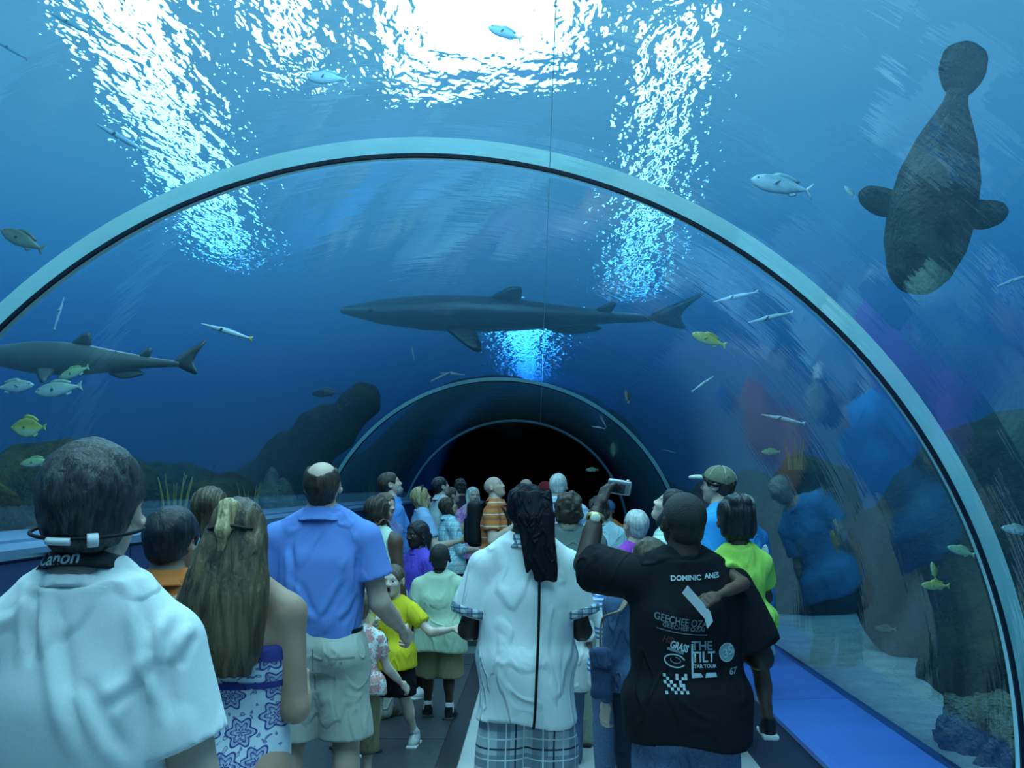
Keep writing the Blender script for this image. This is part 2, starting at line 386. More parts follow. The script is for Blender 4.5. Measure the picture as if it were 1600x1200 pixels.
def nets(D, o, h):
    S = D < 0
    c = [S[i:S.shape[0] - 1 + i, j:S.shape[1] - 1 + j, k:S.shape[2] - 1 + k] for i in (0, 1) for j in (0, 1) for k in (0, 1)]
    al = c[0].copy(); an = c[0].copy()
    for q in c[1:]: al &= q; an |= q
    I = np.argwhere(an & ~al)
    if len(I) == 0: return np.zeros((0, 3)), np.zeros((0, 4), int)
    off = np.array([(i, j, k) for i in (0, 1) for j in (0, 1) for k in (0, 1)])
    Vv = np.stack([D[I[:, 0] + q[0], I[:, 1] + q[1], I[:, 2] + q[2]] for q in off], 1)
    acc = np.zeros((len(I), 3)); cnt = np.zeros(len(I))
    for p in range(8):
        for q in range(p + 1, 8):
            if abs(off[p] - off[q]).sum() != 1: continue
            a, b = Vv[:, p], Vv[:, q]; mk = (a < 0) != (b < 0)
            t = np.where(mk, a / np.where(mk, a - b, 1), 0)[:, None]
            acc += np.where(mk[:, None], off[p] + t * (off[q] - off[p]), 0); cnt += mk
    V = o + (I + acc / cnt[:, None]) * h
    idm = np.full(np.array(D.shape) - 1, -1, np.int64); idm[I[:, 0], I[:, 1], I[:, 2]] = np.arange(len(I))
    F = []
    for ax in range(3):
        s0 = [slice(None)] * 3; s1 = [slice(None)] * 3; s0[ax] = slice(0, -1); s1[ax] = slice(1, None)
        A, B = S[tuple(s0)], S[tuple(s1)]
        E = np.argwhere(A != B); u, w = [(1, 2), (2, 0), (0, 1)][ax]
        E = E[(E[:, u] > 0) & (E[:, w] > 0) & (E[:, u] < D.shape[u] - 1) & (E[:, w] < D.shape[w] - 1)]
        sg = A[E[:, 0], E[:, 1], E[:, 2]]
        eu = np.zeros(3, int); ew = np.zeros(3, int); eu[u] = 1; ew[w] = 1
        g = lambda P: idm[P[:, 0], P[:, 1], P[:, 2]]
        Q = np.stack([g(E - eu - ew), g(E - ew), g(E), g(E - eu)], 1)
        Q[~sg] = Q[~sg][:, ::-1]
        F.append(Q)
    F = np.concatenate(F); F = F[(F >= 0).all(1)]
    return V, F
def field(ops, h, disp=None, pad=0.02, smooth=0):
    """ops: ('+', prim, k) ('-', prim, k) ('clip', n, d): keep n.p<d ; returns verts, quads"""
    lo = np.min([p[1][1] for p in ops if p[0] == '+'], 0) - pad - 2 * h
    hi = np.max([p[1][2] for p in ops if p[0] == '+'], 0) + pad + 2 * h
    nn = np.ceil((hi - lo) / h).astype(int) + 1
    ax = [lo[i] + np.arange(nn[i]) * h for i in range(3)]
    D = np.full(nn, 1.0, np.float32)
    for op in ops:
        if op[0] == 'clip':
            n, d = op[1], op[2]
            D = np.maximum(D, n[0] * ax[0][:, None, None] + n[1] * ax[1][None, :, None] + n[2] * ax[2][None, None, :] - d); continue
        (f, plo, phi), k = op[1], op[2]
        m = k + 3 * h + 0.01
        sl = []
        for i in range(3):
            a = int(max(0, math.floor((plo[i] - m - lo[i]) / h))); b = int(min(nn[i], math.ceil((phi[i] + m - lo[i]) / h) + 1)); sl.append((a, b))
        if any(b <= a for a, b in sl): continue
        X = ax[0][sl[0][0]:sl[0][1], None, None]; Y = ax[1][None, sl[1][0]:sl[1][1], None]; Z = ax[2][None, None, sl[2][0]:sl[2][1]]
        S = tuple(slice(a, b) for a, b in sl)
        d = f(X, Y, Z); E = D[S]
        if op[0] == '+':
            if k > 0: w = np.maximum(k - abs(E - d), 0) / k; D[S] = np.minimum(E, d) - w * w * k * 0.25
            else: D[S] = np.minimum(E, d)
        else:
            d = -d
            if k > 0: w = np.maximum(k - abs(E - d), 0) / k; D[S] = np.maximum(E, d) + w * w * k * 0.25
            else: D[S] = np.maximum(E, d)
    if disp is not None:
        D = D + disp(ax[0][:, None, None], ax[1][None, :, None], ax[2][None, None, :])
    D[0] = D[-1] = 1; D[:, 0] = D[:, -1] = 1; D[:, :, 0] = D[:, :, -1] = 1
    return nets(D, lo, h)
def sdf_mesh(name, ops, h, disp=None, pad=0.02):
    V, F = field(ops, h, disp, pad); return mesh_np(name, V, F)
def join(parts):
    Vs, Fs, o = [], [], 0
    for V, F in parts:
        if len(V): Vs.append(V); Fs.append(F + o); o += len(V)
    return np.concatenate(Vs), np.concatenate(Fs)
def wob(X, Y, Z, f, s=0.0):                               # cheap smooth noise, about -1..1
    return (np.sin(f * X + 1.7 * np.sin(f * .7 * Y + s) + s) + np.sin(f * 1.1 * Y + 1.9 * np.sin(f * .8 * Z + 2 * s) + 2.1 * s) + np.sin(f * .9 * Z + 1.6 * np.sin(f * .75 * X + 3 * s) + 1.3 * s)) / 3
# ------------------------------------------------------------------ fabric and skin materials
def skin(name, col):
    if name in MATS: return MATS[name]
    m, nt, b = nodes(name); v = coords(nt)
    nz = N(nt, 'ShaderNodeTexNoise', i_Scale=18.0, i_Detail=3.0); nt.links.new(v, nz.inputs['Vector'])
    nt.links.new(ramp(nt, nz.outputs[0], [(0.3, tuple(c * 0.9 for c in col)), (0.7, tuple(min(1, c * 1.08) for c in col))]), b.inputs['Base Color'])
    b.inputs['Roughness'].default_value = 0.48; b.inputs['Specular IOR Level'].default_value = 0.4
    b.inputs['Subsurface Weight'].default_value = 0.0
    MATS[name] = m; return m
def wrinkles(nt, b, strength=0.35, sc=5.0, weave=900):
    v = coords(nt, (1, 1, 0.45)); nz = N(nt, 'ShaderNodeTexNoise', i_Scale=sc, i_Detail=2.5, i_Distortion=0.8); nt.links.new(v, nz.inputs['Vector'])
    rg = ramp(nt, nz.outputs[0], [(0.30, (0.2,) * 3), (0.46, (0.45,) * 3), (0.5, (1,) * 3), (0.54, (0.5,) * 3), (0.72, (0.25,) * 3)], 'EASE')
    bump(nt, b, rg, min(1.0, strength * 1.3), 0.02)
def fabric(name, col, rough=0.85, var=0.06, wr=0.35, sc=6.0):
    if name in MATS: return MATS[name]
    m, nt, b = nodes(name); v = coords(nt)
    nz = N(nt, 'ShaderNodeTexNoise', i_Scale=220.0, i_Detail=2.0); nt.links.new(v, nz.inputs['Vector'])
    nt.links.new(ramp(nt, nz.outputs[0], [(0.3, tuple(c * (1 - var) for c in col)), (0.7, tuple(min(1, c * (1 + var)) for c in col))]), b.inputs['Base Color'])
    b.inputs['Roughness'].default_value = rough; b.inputs['Specular IOR Level'].default_value = 0.15
    wrinkles(nt, b, wr, sc); MATS[name] = m; return m
def _band(nt, comp, period, width, phase=0.0):            # 1 inside a stripe
    a = N(nt, 'ShaderNodeMath', operation='MULTIPLY_ADD'); a.inputs[1].default_value = 1 / period; a.inputs[2].default_value = phase; nt.links.new(comp, a.inputs[0])
    f = N(nt, 'ShaderNodeMath', operation='FRACT'); nt.links.new(a.outputs[0], f.inputs[0])
    l = N(nt, 'ShaderNodeMath', operation='LESS_THAN'); l.inputs[1].default_value = width / period; nt.links.new(f.outputs[0], l.inputs[0])
    return l.outputs[0]
def _mix(nt, fac, a, b_, amt=1.0):
    if amt != 1.0:
        q = N(nt, 'ShaderNodeMath', operation='MULTIPLY'); q.inputs[1].default_value = amt; nt.links.new(fac, q.inputs[0]); fac = q.outputs[0]
    mx = N(nt, 'ShaderNodeMix', data_type='RGBA'); nt.links.new(fac, mx.inputs[0])
    for i, c in ((6, a), (7, b_)):
        if isinstance(c, tuple): mx.inputs[i].default_value = (*c[:3], 1)
        else: nt.links.new(c, mx.inputs[i])
    return mx.outputs[2]
def checked(name, base, bands, rough=0.85, wr=0.3):
    """bands: (axis 'x'|'z', period, width, phase, colour, amount); x runs round the body as x+y"""
    if name in MATS: return MATS[name]
    m, nt, b = nodes(name); sp = N(nt, 'ShaderNodeSeparateXYZ'); nt.links.new(coords(nt), sp.inputs[0])
    ad = N(nt, 'ShaderNodeMath', operation='MULTIPLY_ADD'); ad.inputs[1].default_value = 0.35; nt.links.new(sp.outputs[1], ad.inputs[0]); nt.links.new(sp.outputs[0], ad.inputs[2])
    col = base
    for axs, per, w, ph, c, amt in bands:
        col = _mix(nt, _band(nt, ad.outputs[0] if axs == 'x' else sp.outputs[2], per, w, ph), col, c, amt)
    if not isinstance(col, tuple): nt.links.new(col, b.inputs['Base Color'])
    b.inputs['Roughness'].default_value = rough; b.inputs['Specular IOR Level'].default_value = 0.15
    wrinkles(nt, b, wr); MATS[name] = m; return m
def floral(name, base, ink, scale=9.0, ink2=None, petals=6.0, thr=(0.36, 0.40)):
    """scattered outlined flowers: voronoi cells with petal-shaped rings drawn in ink"""
    if name in MATS: return MATS[name]
    m, nt, b = nodes(name)
    s0 = N(nt, 'ShaderNodeSeparateXYZ'); nt.links.new(coords(nt), s0.inputs[0]); cb = N(nt, 'ShaderNodeCombineXYZ'); nt.links.new(s0.outputs[0], cb.inputs[0]); nt.links.new(s0.outputs[2], cb.inputs[1]); mp = cb.outputs[0]
    vo = N(nt, 'ShaderNodeTexVoronoi', voronoi_dimensions='2D', i_Scale=scale, i_Randomness=0.55); nt.links.new(mp, vo.inputs['Vector'])
    sc = N(nt, 'ShaderNodeVectorMath', operation='SCALE'); sc.inputs[3].default_value = 1.0; nt.links.new(mp, sc.inputs[0])
    df = N(nt, 'ShaderNodeVectorMath', operation='SUBTRACT'); nt.links.new(mp, df.inputs[0]); nt.links.new(vo.outputs['Position'], df.inputs[1])
    sp = N(nt, 'ShaderNodeSeparateXYZ'); nt.links.new(df.outputs[0], sp.inputs[0])
    an = N(nt, 'ShaderNodeMath', operation='ARCTAN2'); nt.links.new(sp.outputs[1], an.inputs[0]); nt.links.new(sp.outputs[0], an.inputs[1])
    mu = N(nt, 'ShaderNodeMath', operation='MULTIPLY'); mu.inputs[1].default_value = petals; nt.links.new(an.outputs[0], mu.inputs[0])
    co = N(nt, 'ShaderNodeMath', operation='COSINE'); nt.links.new(mu.outputs[0], co.inputs[0])
    rr = N(nt, 'ShaderNodeMath', operation='MULTIPLY_ADD'); rr.inputs[1].default_value = 0.07; rr.inputs[2].default_value = 0.0; nt.links.new(co.outputs[0], rr.inputs[0])
    ds = N(nt, 'ShaderNodeMath', operation='SUBTRACT'); nt.links.new(vo.outputs['Distance'], ds.inputs[0]); nt.links.new(rr.outputs[0], ds.inputs[1])
    W = (1, 1, 1); K = (0, 0, 0)
    line = ramp(nt, ds.outputs[0], [(0.0, W), (0.05, W), (0.09, K), (0.13, (.55,.55,.55)), (0.19, (.5,.5,.5)), (0.20, W), (0.235, W), (0.24, (.38,.38,.38)), (0.33, (.35,.35,.35)), (0.335, W), (0.38, W), (0.40, K)])
    nz = N(nt, 'ShaderNodeTexNoise', i_Scale=scale * 4.5, i_Detail=1.0); nt.links.new(mp, nz.inputs['Vector'])
    sprig = ramp(nt, nz.outputs[0], [(0.60, K), (0.63, (.8, .8, .8)), (0.68, (.8, .8, .8)), (0.70, (.3, .3, .3))])
    mxv = N(nt, 'ShaderNodeMix', data_type='RGBA', blend_type='LIGHTEN'); mxv.inputs[0].default_value = 1.0
    nt.links.new(line, mxv.inputs[6]); nt.links.new(sprig, mxv.inputs[7])
    nt.links.new(_mix(nt, mxv.outputs[2], base, ink), b.inputs['Base Color'])
    b.inputs['Roughness'].default_value = 0.85; b.inputs['Specular IOR Level'].default_value = 0.15
    wrinkles(nt, b, 0.3); MATS[name] = m; return m
def hairmat(name, col, hi=None, scale=60, zs=0.12):
    if name in MATS: return MATS[name]
    hi = hi or tuple(min(1, c * 2.2 + 0.01) for c in col)
    m, nt, b = nodes(name); v = coords(nt, (1, 1, zs))
    nz = N(nt, 'ShaderNodeTexNoise', i_Scale=float(scale), i_Detail=4.0, i_Roughness=0.6, i_Distortion=0.3); nt.links.new(v, nz.inputs['Vector'])
    nt.links.new(ramp(nt, nz.outputs[0], [(0.35, col), (0.68, hi)]), b.inputs['Base Color'])
    b.inputs['Roughness'].default_value = 0.42; b.inputs['Specular IOR Level'].default_value = 0.45
    bump(nt, b, nz.outputs[0], 0.7, 0.012); MATS[name] = m; return m

SK = {'fair': skin('skin_fair', (0.60, 0.40, 0.30)), 'tan': skin('skin_tan', (0.42, 0.25, 0.17)), 'brown': skin('skin_brown', (0.12, 0.062, 0.040)), 'dark': skin('skin_dark', (0.050, 0.026, 0.018)), 'pale': skin('skin_pale', (0.70, 0.52, 0.42))}
LIP = {'fair': flat('lip_rose', (0.42, 0.17, 0.15), 0.4), 'tan': flat('lip_tan', (0.30, 0.12, 0.10), 0.4), 'brown': flat('lip_brown', (0.09, 0.035, 0.03), 0.4), 'dark': flat('lip_dark', (0.05, 0.02, 0.018), 0.4), 'pale': flat('lip_pale', (0.5, 0.22, 0.2), 0.4)}
M_EYE = flat('eye_white', (0.48, 0.47, 0.45), 0.2, 0.02); M_IRIS = flat('eye_iris', (0.02, 0.015, 0.012), 0.2)
M_MOUTH = flat('mouth_inside', (0.05, 0.012, 0.012), 0.6)
HAIR = {'grey_brown': hairmat('hair_grey_brown', (0.012, 0.011, 0.011), (0.075, 0.075, 0.075), 90, 0.25), 'black': hairmat('hair_black', (0.006, 0.006, 0.007), (0.03, 0.03, 0.035), 60),
        'dark_brown': hairmat('hair_dark_brown', (0.020, 0.013, 0.009), (0.085, 0.055, 0.035)), 'brown': hairmat('hair_brown', (0.055, 0.035, 0.020), (0.22, 0.15, 0.09)),
        'blond': hairmat('hair_blond', (0.22, 0.15, 0.065), (0.62, 0.48, 0.24)), 'golden_brown': hairmat('hair_golden_brown', (0.032, 0.020, 0.010), (0.17, 0.115, 0.055), 45, 0.04),
        'white': hairmat('hair_white', (0.40, 0.39, 0.36), (0.75, 0.75, 0.72)), 'stubble': hairmat('hair_stubble', (0.012, 0.009, 0.008), (0.03, 0.024, 0.02), 200, 1.0), 'grey': hairmat('hair_grey', (0.18, 0.18, 0.17), (0.5, 0.5, 0.48))}

# ------------------------------------------------------------------ shared small meshes
def _uv(name, nseg=14, nring=9):
    bm = bmesh.new(); bmesh.ops.create_uvsphere(bm, u_segments=nseg, v_segments=nring, radius=1.0); me = bpy.data.meshes.new(name); bm.to_mesh(me); bm.free(); return me
def _eye():
    bm = bmesh.new(); bmesh.ops.create_uvsphere(bm, u_segments=16, v_segments=12, radius=1.0, matrix=Matrix.Rotation(-math.pi / 2, 4, 'X'))
    for f in bm.faces:
        f.smooth = True; f.material_index = 1 if f.calc_center_median().y > 0.80 else 0
    me = bpy.data.meshes.new('eye'); bm.to_mesh(me); bm.free(); me.materials.append(M_EYE); me.materials.append(M_IRIS); return me
EYE_ME = _eye()
def _shoe():
    up = [('+', loft([0.018, 0.05, 0.085, 0.125], [0.047, 0.047, 0.041, 0.037], [0.125, 0.11, 0.062, 0.050], 0, [0.055, 0.045, 0.0, -0.012], 2.3), 0.0), ('+', cone((0, 0.13, 0.045), (0, 0.02, 0.075), 0.035, 0.042), 0.03), ('-', ell((0, -0.012, 0.135), (0.026, 0.036, 0.04)), 0.01)]
    so = [('+', rbox((0, 0.057, 0.014), (0.05, 0.142, 0.014), 0.010), 0.0)]
    tn = [('+', cone((0, 0.115, 0.078), (0, 0.035, 0.112), 0.012, 0.014), 0.0)]
    so += [('-', ell((0.075, 0.06, 0.014), (0.032, 0.08, 0.05)), 0.01), ('-', ell((-0.08, 0.04, 0.014), (0.035, 0.06, 0.05)), 0.01)]
    return sdf_mesh('shoe', up, 0.007), sdf_mesh('sole', so, 0.007), sdf_mesh('laces', tn, 0.006)
SHOE_ME = _shoe()
def with_mat(me, m):                                    # a copy of a shared mesh that carries its own material
    k = (me.name, m.name)
    if k not in _WM:
        c = me.copy(); c.materials.clear(); c.materials.append(m); c.polygons.foreach_set('use_smooth', [True] * len(c.polygons)); _WM[k] = c
    return _WM[k]
_WM = {}

# ------------------------------------------------------------------ the figure
def unit(v): v = v3(v); return v / np.linalg.norm(v)
def hand_ops(fr, L, side, curl, thumb=0.4, spread=0.0):
    """fr: x along the fingers, z = palm normal; side +1: thumb on +y"""
    ops = [('+', rbox((0.24 * L, 0, 0), (0.27 * L, 0.205 * L, 0.075 * L), 0.07 * L, fr), 0.0), ('+', cone((-0.12 * L, 0, 0), (0.1 * L, 0, 0), 0.135 * L, 0.12 * L, fr), 0.012)]
    lens = (0.44, 0.49, 0.45, 0.36)
    for i in range(4):
        y = side * (0.155 - 0.103 * i) * L; ln = lens[i] * L
        p = v3(0.46 * L, y, 0); a = 0.0; c = curl[i]
        for j, (fr_, da) in enumerate(((0.44, 0.75), (0.31, 1.25), (0.25, 0.8))):
            a += c * da
            q = p + v3(math.cos(a), side * spread * (1.5 - i) * 0.12, math.sin(a)) * ln * fr_
            ops.append(('+', cone(p, q, (0.050 - 0.004 * j) * L, (0.046 - 0.005 * j) * L, fr), 0.006 if j else 0.010)); p = q
    b = v3(0.10 * L, side * 0.15 * L, 0.02 * L)
    k = b + v3(0.17, side * (0.17 - 0.10 * thumb), 0.05 + 0.14 * thumb) * L
    t = k + v3(0.19, side * (0.06 - 0.16 * thumb), 0.03 + 0.10 * thumb) * L
    ops += [('+', cone(b, k, 0.075 * L, 0.055 * L, fr), 0.012), ('+', cone(k, t, 0.055 * L, 0.044 * L, fr), 0.006)]
    return ops
def frame_from(x, z):
    x = unit(x); z = v3(z) - x * (x @ v3(z)); z = unit(z); y = np.cross(z, x)
    return np.stack([x, y, z], 1)

class Person: pass
def person(label, px, Y, H, group='visitors in the tunnel', yaw=0, **s):
    """px: column of the neck in the photograph, Y: distance down the tunnel, H: standing height"""
    g = s.get('girth', 1.0); kid = H < 1.45; fem = s.get('fem', False)
    hh = s.get('hh', H / 7.5 if not kid else 0.135 * H + 0.02)
    if kid: hh = min(0.21, 0.10 + 0.085 * H)
    far = Y; hb = 0.015 if Y < 6 else (0.019 if Y < 9 else 0.023)
    hc = 0.0065 if Y < 2.5 else 0.0090 if Y < 5.2 else (0.012 if Y < 8 else 0.0155)
    hh_res = 0.005 if Y < 6.2 else (0.0064 if Y < 9 else 0.0082)
    hr = 0.0046 if Y < 6 else (0.006 if Y < 9 else 0.0072)
    hr = s.get('hand_res', hr)
    fx = s['x'] if 'x' in s else at(px, 758, Y).x
    root = empty('person', (fx, Y, s.get('lift', 0.0)), yaw)
    tag(root, label, 'person', group)
    skn = s.get('skin', 'fair'); MS = SK[skn]
    P = Person(); P.root = root; P.H = H; P.hh = hh
    zs = H - hh - 0.052 * H
    zs = zs - 0.020 * H
    sw = (0.096 if fem else 0.108) * H * (0.5 + 0.5 * g) * (0.93 if kid else 1)
    sw = s.get('sw', sw)
    hipz = 0.515 * H if not kid else 0.50 * H
    lean = s.get('lean', 0.0)                           # forward lean of the trunk
    TF = Fr(rot(-lean), (0, 0, hipz)) ; TF0 = Fr(TF.M, TF.p(0, 0, -hipz))   # trunk frame rotating about the hips
    T = lambda x, y, z: TF0.p(x, y, z)
    bel = s.get('belly', 0.0)
    zf = np.array([hipz - 0.045 * H, hipz + 0.01 * H, hipz + 0.07 * H, hipz + 0.11 * H, zs - 0.10 * H, zs - 0.05 * H, zs - 0.010 * H, zs + 0.03 * H, zs + 0.058 * H])
    if fem: af = np.array([.088, .101, .088, .078, .083, .085, .076, .054, .037]) ; bf = np.array([.060, .072, .062, .054, .064, .066, .052, .040, .033])
    else:   af = np.array([.083, .092, .085, .080, .087, .090, .080, .060, .040]) ; bf = np.array([.056, .066, .062, .060, .069, .070, .056, .043, .035])
    af = af * H * g; bf = bf * H * g
    cyf = np.array([0, 0, bel * .5, bel * .6, bel * .3, 0, 0, -.003, -.006]) * 1.0; bf = bf + np.array([0, .3, .5, .6, .3, 0, 0, 0, 0]) * bel
    P.T, P.zs, P.sw, P.hipz = T, zs, sw, hipz
    # ---- limbs
    sh = {}; el = {}; wr = {}; fd = {}
    for k, sg in (('R', 1), ('L', -1)):
        u, f = s.get('arm' + k, ((0.16 * sg, -0.04, -1), (0.04 * sg, 0.22, -1)))
        sh[k] = T(sg * sw * 1.0, 0, zs)
        if s.get('raise' + k): sh[k] = T(sg * sw * 0.93, 0.01, zs + 0.02 * H)
        el[k] = sh[k] + unit(u) * 0.172 * H; wr[k] = el[k] + unit(f) * 0.152 * H; fd[k] = unit(f)
    st = s.get('stance', 0.062) * H; hp = {}; kn = {}; an = {}
    leg = s.get('legs', {})
    for k, sg in (('R', 1), ('L', -1)):
        dx, dy, dz = leg.get(k, (0, 0, 0))
        hp[k] = v3(sg * 0.052 * H, 0, hipz); an[k] = v3(sg * st + dx, dy, 0.045 * H + dz)
        kn[k] = v3(sg * (0.055 * H + st) / 2 + dx * .5, dy * 0.42 + 0.012 * H + (0.04 * H if dy < -0.1 else 0), 0.282 * H + dz * .8)
        if 'knee' + k in s: kn[k] = v3(s['knee' + k])
    P.sh, P.el, P.wr, P.hp, P.kn, P.an = sh, el, wr, hp, kn, an
    lg = 0.5 + 0.5 * g
    # ---- body
    ops = [('+', loft(zf, af * 0.95, bf * 0.95, 0, cyf, 2.3, TF0), 0)]
    for k, sg in (('R', 1), ('L', -1)):
        ops += [('+', cone(T(sg * 0.020 * H, -0.008, zs + 0.072 * H), sh[k], 0.021 * H, 0.031 * H * lg), 0.026 * H),
                ('+', cone(sh[k], el[k], 0.031 * H * lg, 0.0245 * H * lg), 0.02 * H), ('+', cone(el[k], wr[k] * 0.62 + el[k] * 0.38, 0.0255 * H * lg, 0.0225 * H * lg), 0.01 * H), ('+', cone(el[k], wr[k], 0.0245 * H * lg, 0.0165 * H), 0.01 * H),
                ('+', cone(hp[k], kn[k], 0.052 * H * g, 0.034 * H * lg), 0.03 * H), ('+', cone(kn[k], an[k], 0.032 * H * lg, 0.0215 * H), 0.015 * H),
                ('+', ell(kn[k] * 0.68 + an[k] * 0.32 + v3(0, -0.012 * H, 0), (0.030 * H * lg, 0.033 * H * lg, 0.065 * H)), 0.02 * H),
                ('+', ell(hp[k] + v3(0, -0.028 * H, -0.012 * H), (0.050 * H * g, 0.045 * H * g, 0.055 * H)), 0.03 * H),
                ('+', cone(an[k] + v3(0, -0.01, -0.02 * H), an[k] + v3(0, 0.085 * H, -0.03 * H), 0.022 * H, 0.016 * H), 0.02)]
    # ---- head
    hp_, hy_ = s.get('look_up', 0.0), s.get('look', 0.0)
    piv = T(0, -0.004 * H, H - hh * 0.80)
    HM = rot(0, 0, hy_) @ rot(hp_, 0, 0) @ rot(0, s.get('tilt', 0.0), 0)
    hc_ = piv + HM @ v3(0, 0.10 * hh, 0.30 * hh)
    HF = Fr(HM, hc_, hh); P.HF = HF
    nkr = 0.033 * H * (0.88 if (fem or kid) else 1.0) * lg
    ops += [('+', cone(T(0, -0.012 * H, zs), HF.p(0, -0.10, -0.20), nkr * 1.12, nkr), 0.02 * H)]
    parts = [field(ops, hb)]
    jw = 0.24 if fem or kid else 0.27
    hops = [('+', ell((0, -0.055, 0.13), (0.335, 0.415, 0.365), HF), 0), ('+', ell((0, 0.10, -0.15), (jw, 0.265, 0.335), HF), 0.10 * hh), ('+', ell((0, 0.235, -0.385), (0.115, 0.09, 0.085), HF), 0.09 * hh),
            ('+', cone((-0.15, 0.315, 0.075), (0.15, 0.315, 0.075), 0.05, 0.05, HF), 0.07 * hh),
            ('-', ell((0.14, 0.41, 0.0), (0.085, 0.075, 0.055), HF), 0.05 * hh), ('-', ell((-0.14, 0.41, 0.0), (0.085, 0.075, 0.055), HF), 0.05 * hh),
            ('+', cone((0, 0.345, 0.03), (0, 0.412, -0.115), 0.034, 0.048, HF), 0.045 * hh), ('+', ell((0.05, 0.385, -0.13), (0.045, 0.045, 0.035), HF), 0.03 * hh), ('+', ell((-0.05, 0.385, -0.13), (0.045, 0.045, 0.035), HF), 0.03 * hh),
            ('+', ell((0.16, 0.24, -0.10), (0.10, 0.10, 0.10), HF), 0.08 * hh), ('+', ell((-0.16, 0.24, -0.10), (0.10, 0.10, 0.10), HF), 0.08 * hh),
            ('+', cone((0, -0.10, -0.20), (0, -0.12, -0.42), 0.205, 0.20, HF), 0.06 * hh)]
    for sg in (1, -1):
        hops += [('+', ell((sg * 0.345, -0.03, -0.02), (0.045, 0.10, 0.14), HF, rot(0.2, 0, -0.45 * sg)), 0.012 * hh), ('-', ell((sg * 0.385, 0.0, -0.01), (0.03, 0.055, 0.085), HF), 0.02 * hh)]
    if s.get('mouth_open'): hops.append(('-', ell((0, 0.38, -0.275), (0.07, 0.12, 0.075), HF), 0.02 * hh))
    else: hops.append(('-', cone((-0.10, 0.385, -0.245), (0.10, 0.385, -0.245), 0.012, 0.012, HF), 0.02 * hh))
    parts.append(field(hops, hh_res))
    # ---- hands
    for k, sg in (('R', 1), ('L', -1)):
        L = 0.105 * H if not kid else 0.11 * H
        hd = s.get('hand' + k, {})
        d = hd.get('dir', fd[k]); pn = hd.get('palm', (-sg, 0.35, 0.1))
        fr = Fr(frame_from(d, pn), wr[k] + unit(d) * 0.02 * H)
        ysd = hd.get('thumb_side', None)
        # thumb direction: +y local of the frame should point forwards/up by default
        yax = fr.M[:, 1]; want = v3(hd.get('thumb_to', (0, 1, 0.25)))
        side = 1 if yax @ want > 0 else -1
        parts.append(field(hand_ops(fr, L, side, hd.get('curl', (0.35, 0.4, 0.45, 0.5)), hd.get('thumb', 0.35), hd.get('spread', 0.0)), hr))
        setattr(P, 'hand' + k, fr)
    V, F = join(parts)
    link('body', mesh_np('body', V, F), MS, root)
    # ---- face
    if s.get('face', True):
        for sg in (1, -1):
            e = link('eye', EYE_ME, None, root, False); e.scale = (0.054 * hh,) * 3; e.location = HF.p(sg * 0.138, 0.296, -0.002)
            e.rotation_euler = Matrix(HF.M).to_euler()
        hcm = HAIR[s.get('brow', s.get('hair_col', 'dark_brown'))] if s.get('brow', s.get('hair_col')) else HAIR['dark_brown']
        for sg in (1, -1):
            link('eyebrow', sdf_mesh('eyebrow', [('+', cone((sg * 0.06, 0.352, 0.085), (sg * 0.15, 0.345, 0.105), 0.016, 0.018, HF), 0), ('+', cone((sg * 0.15, 0.345, 0.105), (sg * 0.225, 0.285, 0.085), 0.018, 0.012, HF), 0.004)], 0.0035), hcm, root)
        if s.get('mouth_open'):
            link('mouth', sdf_mesh('mouth', [('+', ell((0, 0.315, -0.275), (0.062, 0.03, 0.066), HF), 0)], 0.004), M_MOUTH, root)
            lp = [('+', ell((0, 0.345, -0.275), (0.088, 0.035, 0.092), HF), 0), ('-', ell((0, 0.36, -0.275), (0.062, 0.10, 0.066), HF), 0)]
        else:
            lp = [('+', ell((0, 0.352, -0.226), (0.092, 0.035, 0.02), HF), 0), ('+', ell((0, 0.350, -0.268), (0.08, 0.037, 0.024), HF), 0)]
        link('lips', sdf_mesh('lips', lp, 0.0035), LIP[skn], root)
    # ---- clothes
    P.shirt = None
    top = s.get('top')
    if top: P.shirt = make_top(P, s, top, H, g, fem, zs, sw, hipz, zf, af, bf, cyf, TF0, lg, hc)
    bt = s.get('bottom')
    if bt: make_bottom(P, s, bt, H, g, hipz, af, bf, cyf, lg, hc, TF0)
    sh_ = s.get('shoes')
    if sh_:
        up, so, lc, sc = sh_['m'], sh_.get('sole', M_SOLE), sh_.get('lace', M_LACE), 0.152 * H / 0.285 * (1.08 if kid else 1.0)
        for k, sg in (('R', 1), ('L', -1)):
            o = link('shoe', with_mat(SHOE_ME[0], up), None, root); o.scale = (sc * 1.05, sc, sc * 1.05); o.location = (an[k][0], an[k][1], an[k][2] - 0.045 * H); o.rotation_euler = (0, 0, -sg * 0.16)
            if 'shoe_rot' + k in s: o.rotation_euler = s['shoe_rot' + k]
            link('sole', with_mat(SHOE_ME[1], so), None, o); link('laces', with_mat(SHOE_ME[2], lc), None, o)
    if s.get('socks'):
        for k in 'RL':
            link('sock', sdf_mesh('sock', [('+', cone(an[k] + v3(0, -0.004, 0.0), an[k] * (1 - 0.16) + kn[k] * 0.16 , 0.027 * H, 0.027 * H), 0)], 0.008), s['socks'], root)
    hr_ = s.get('hair')
    if hr_: make_hair(P, s, hr_, HF, hh, hh_res, root)
    return P

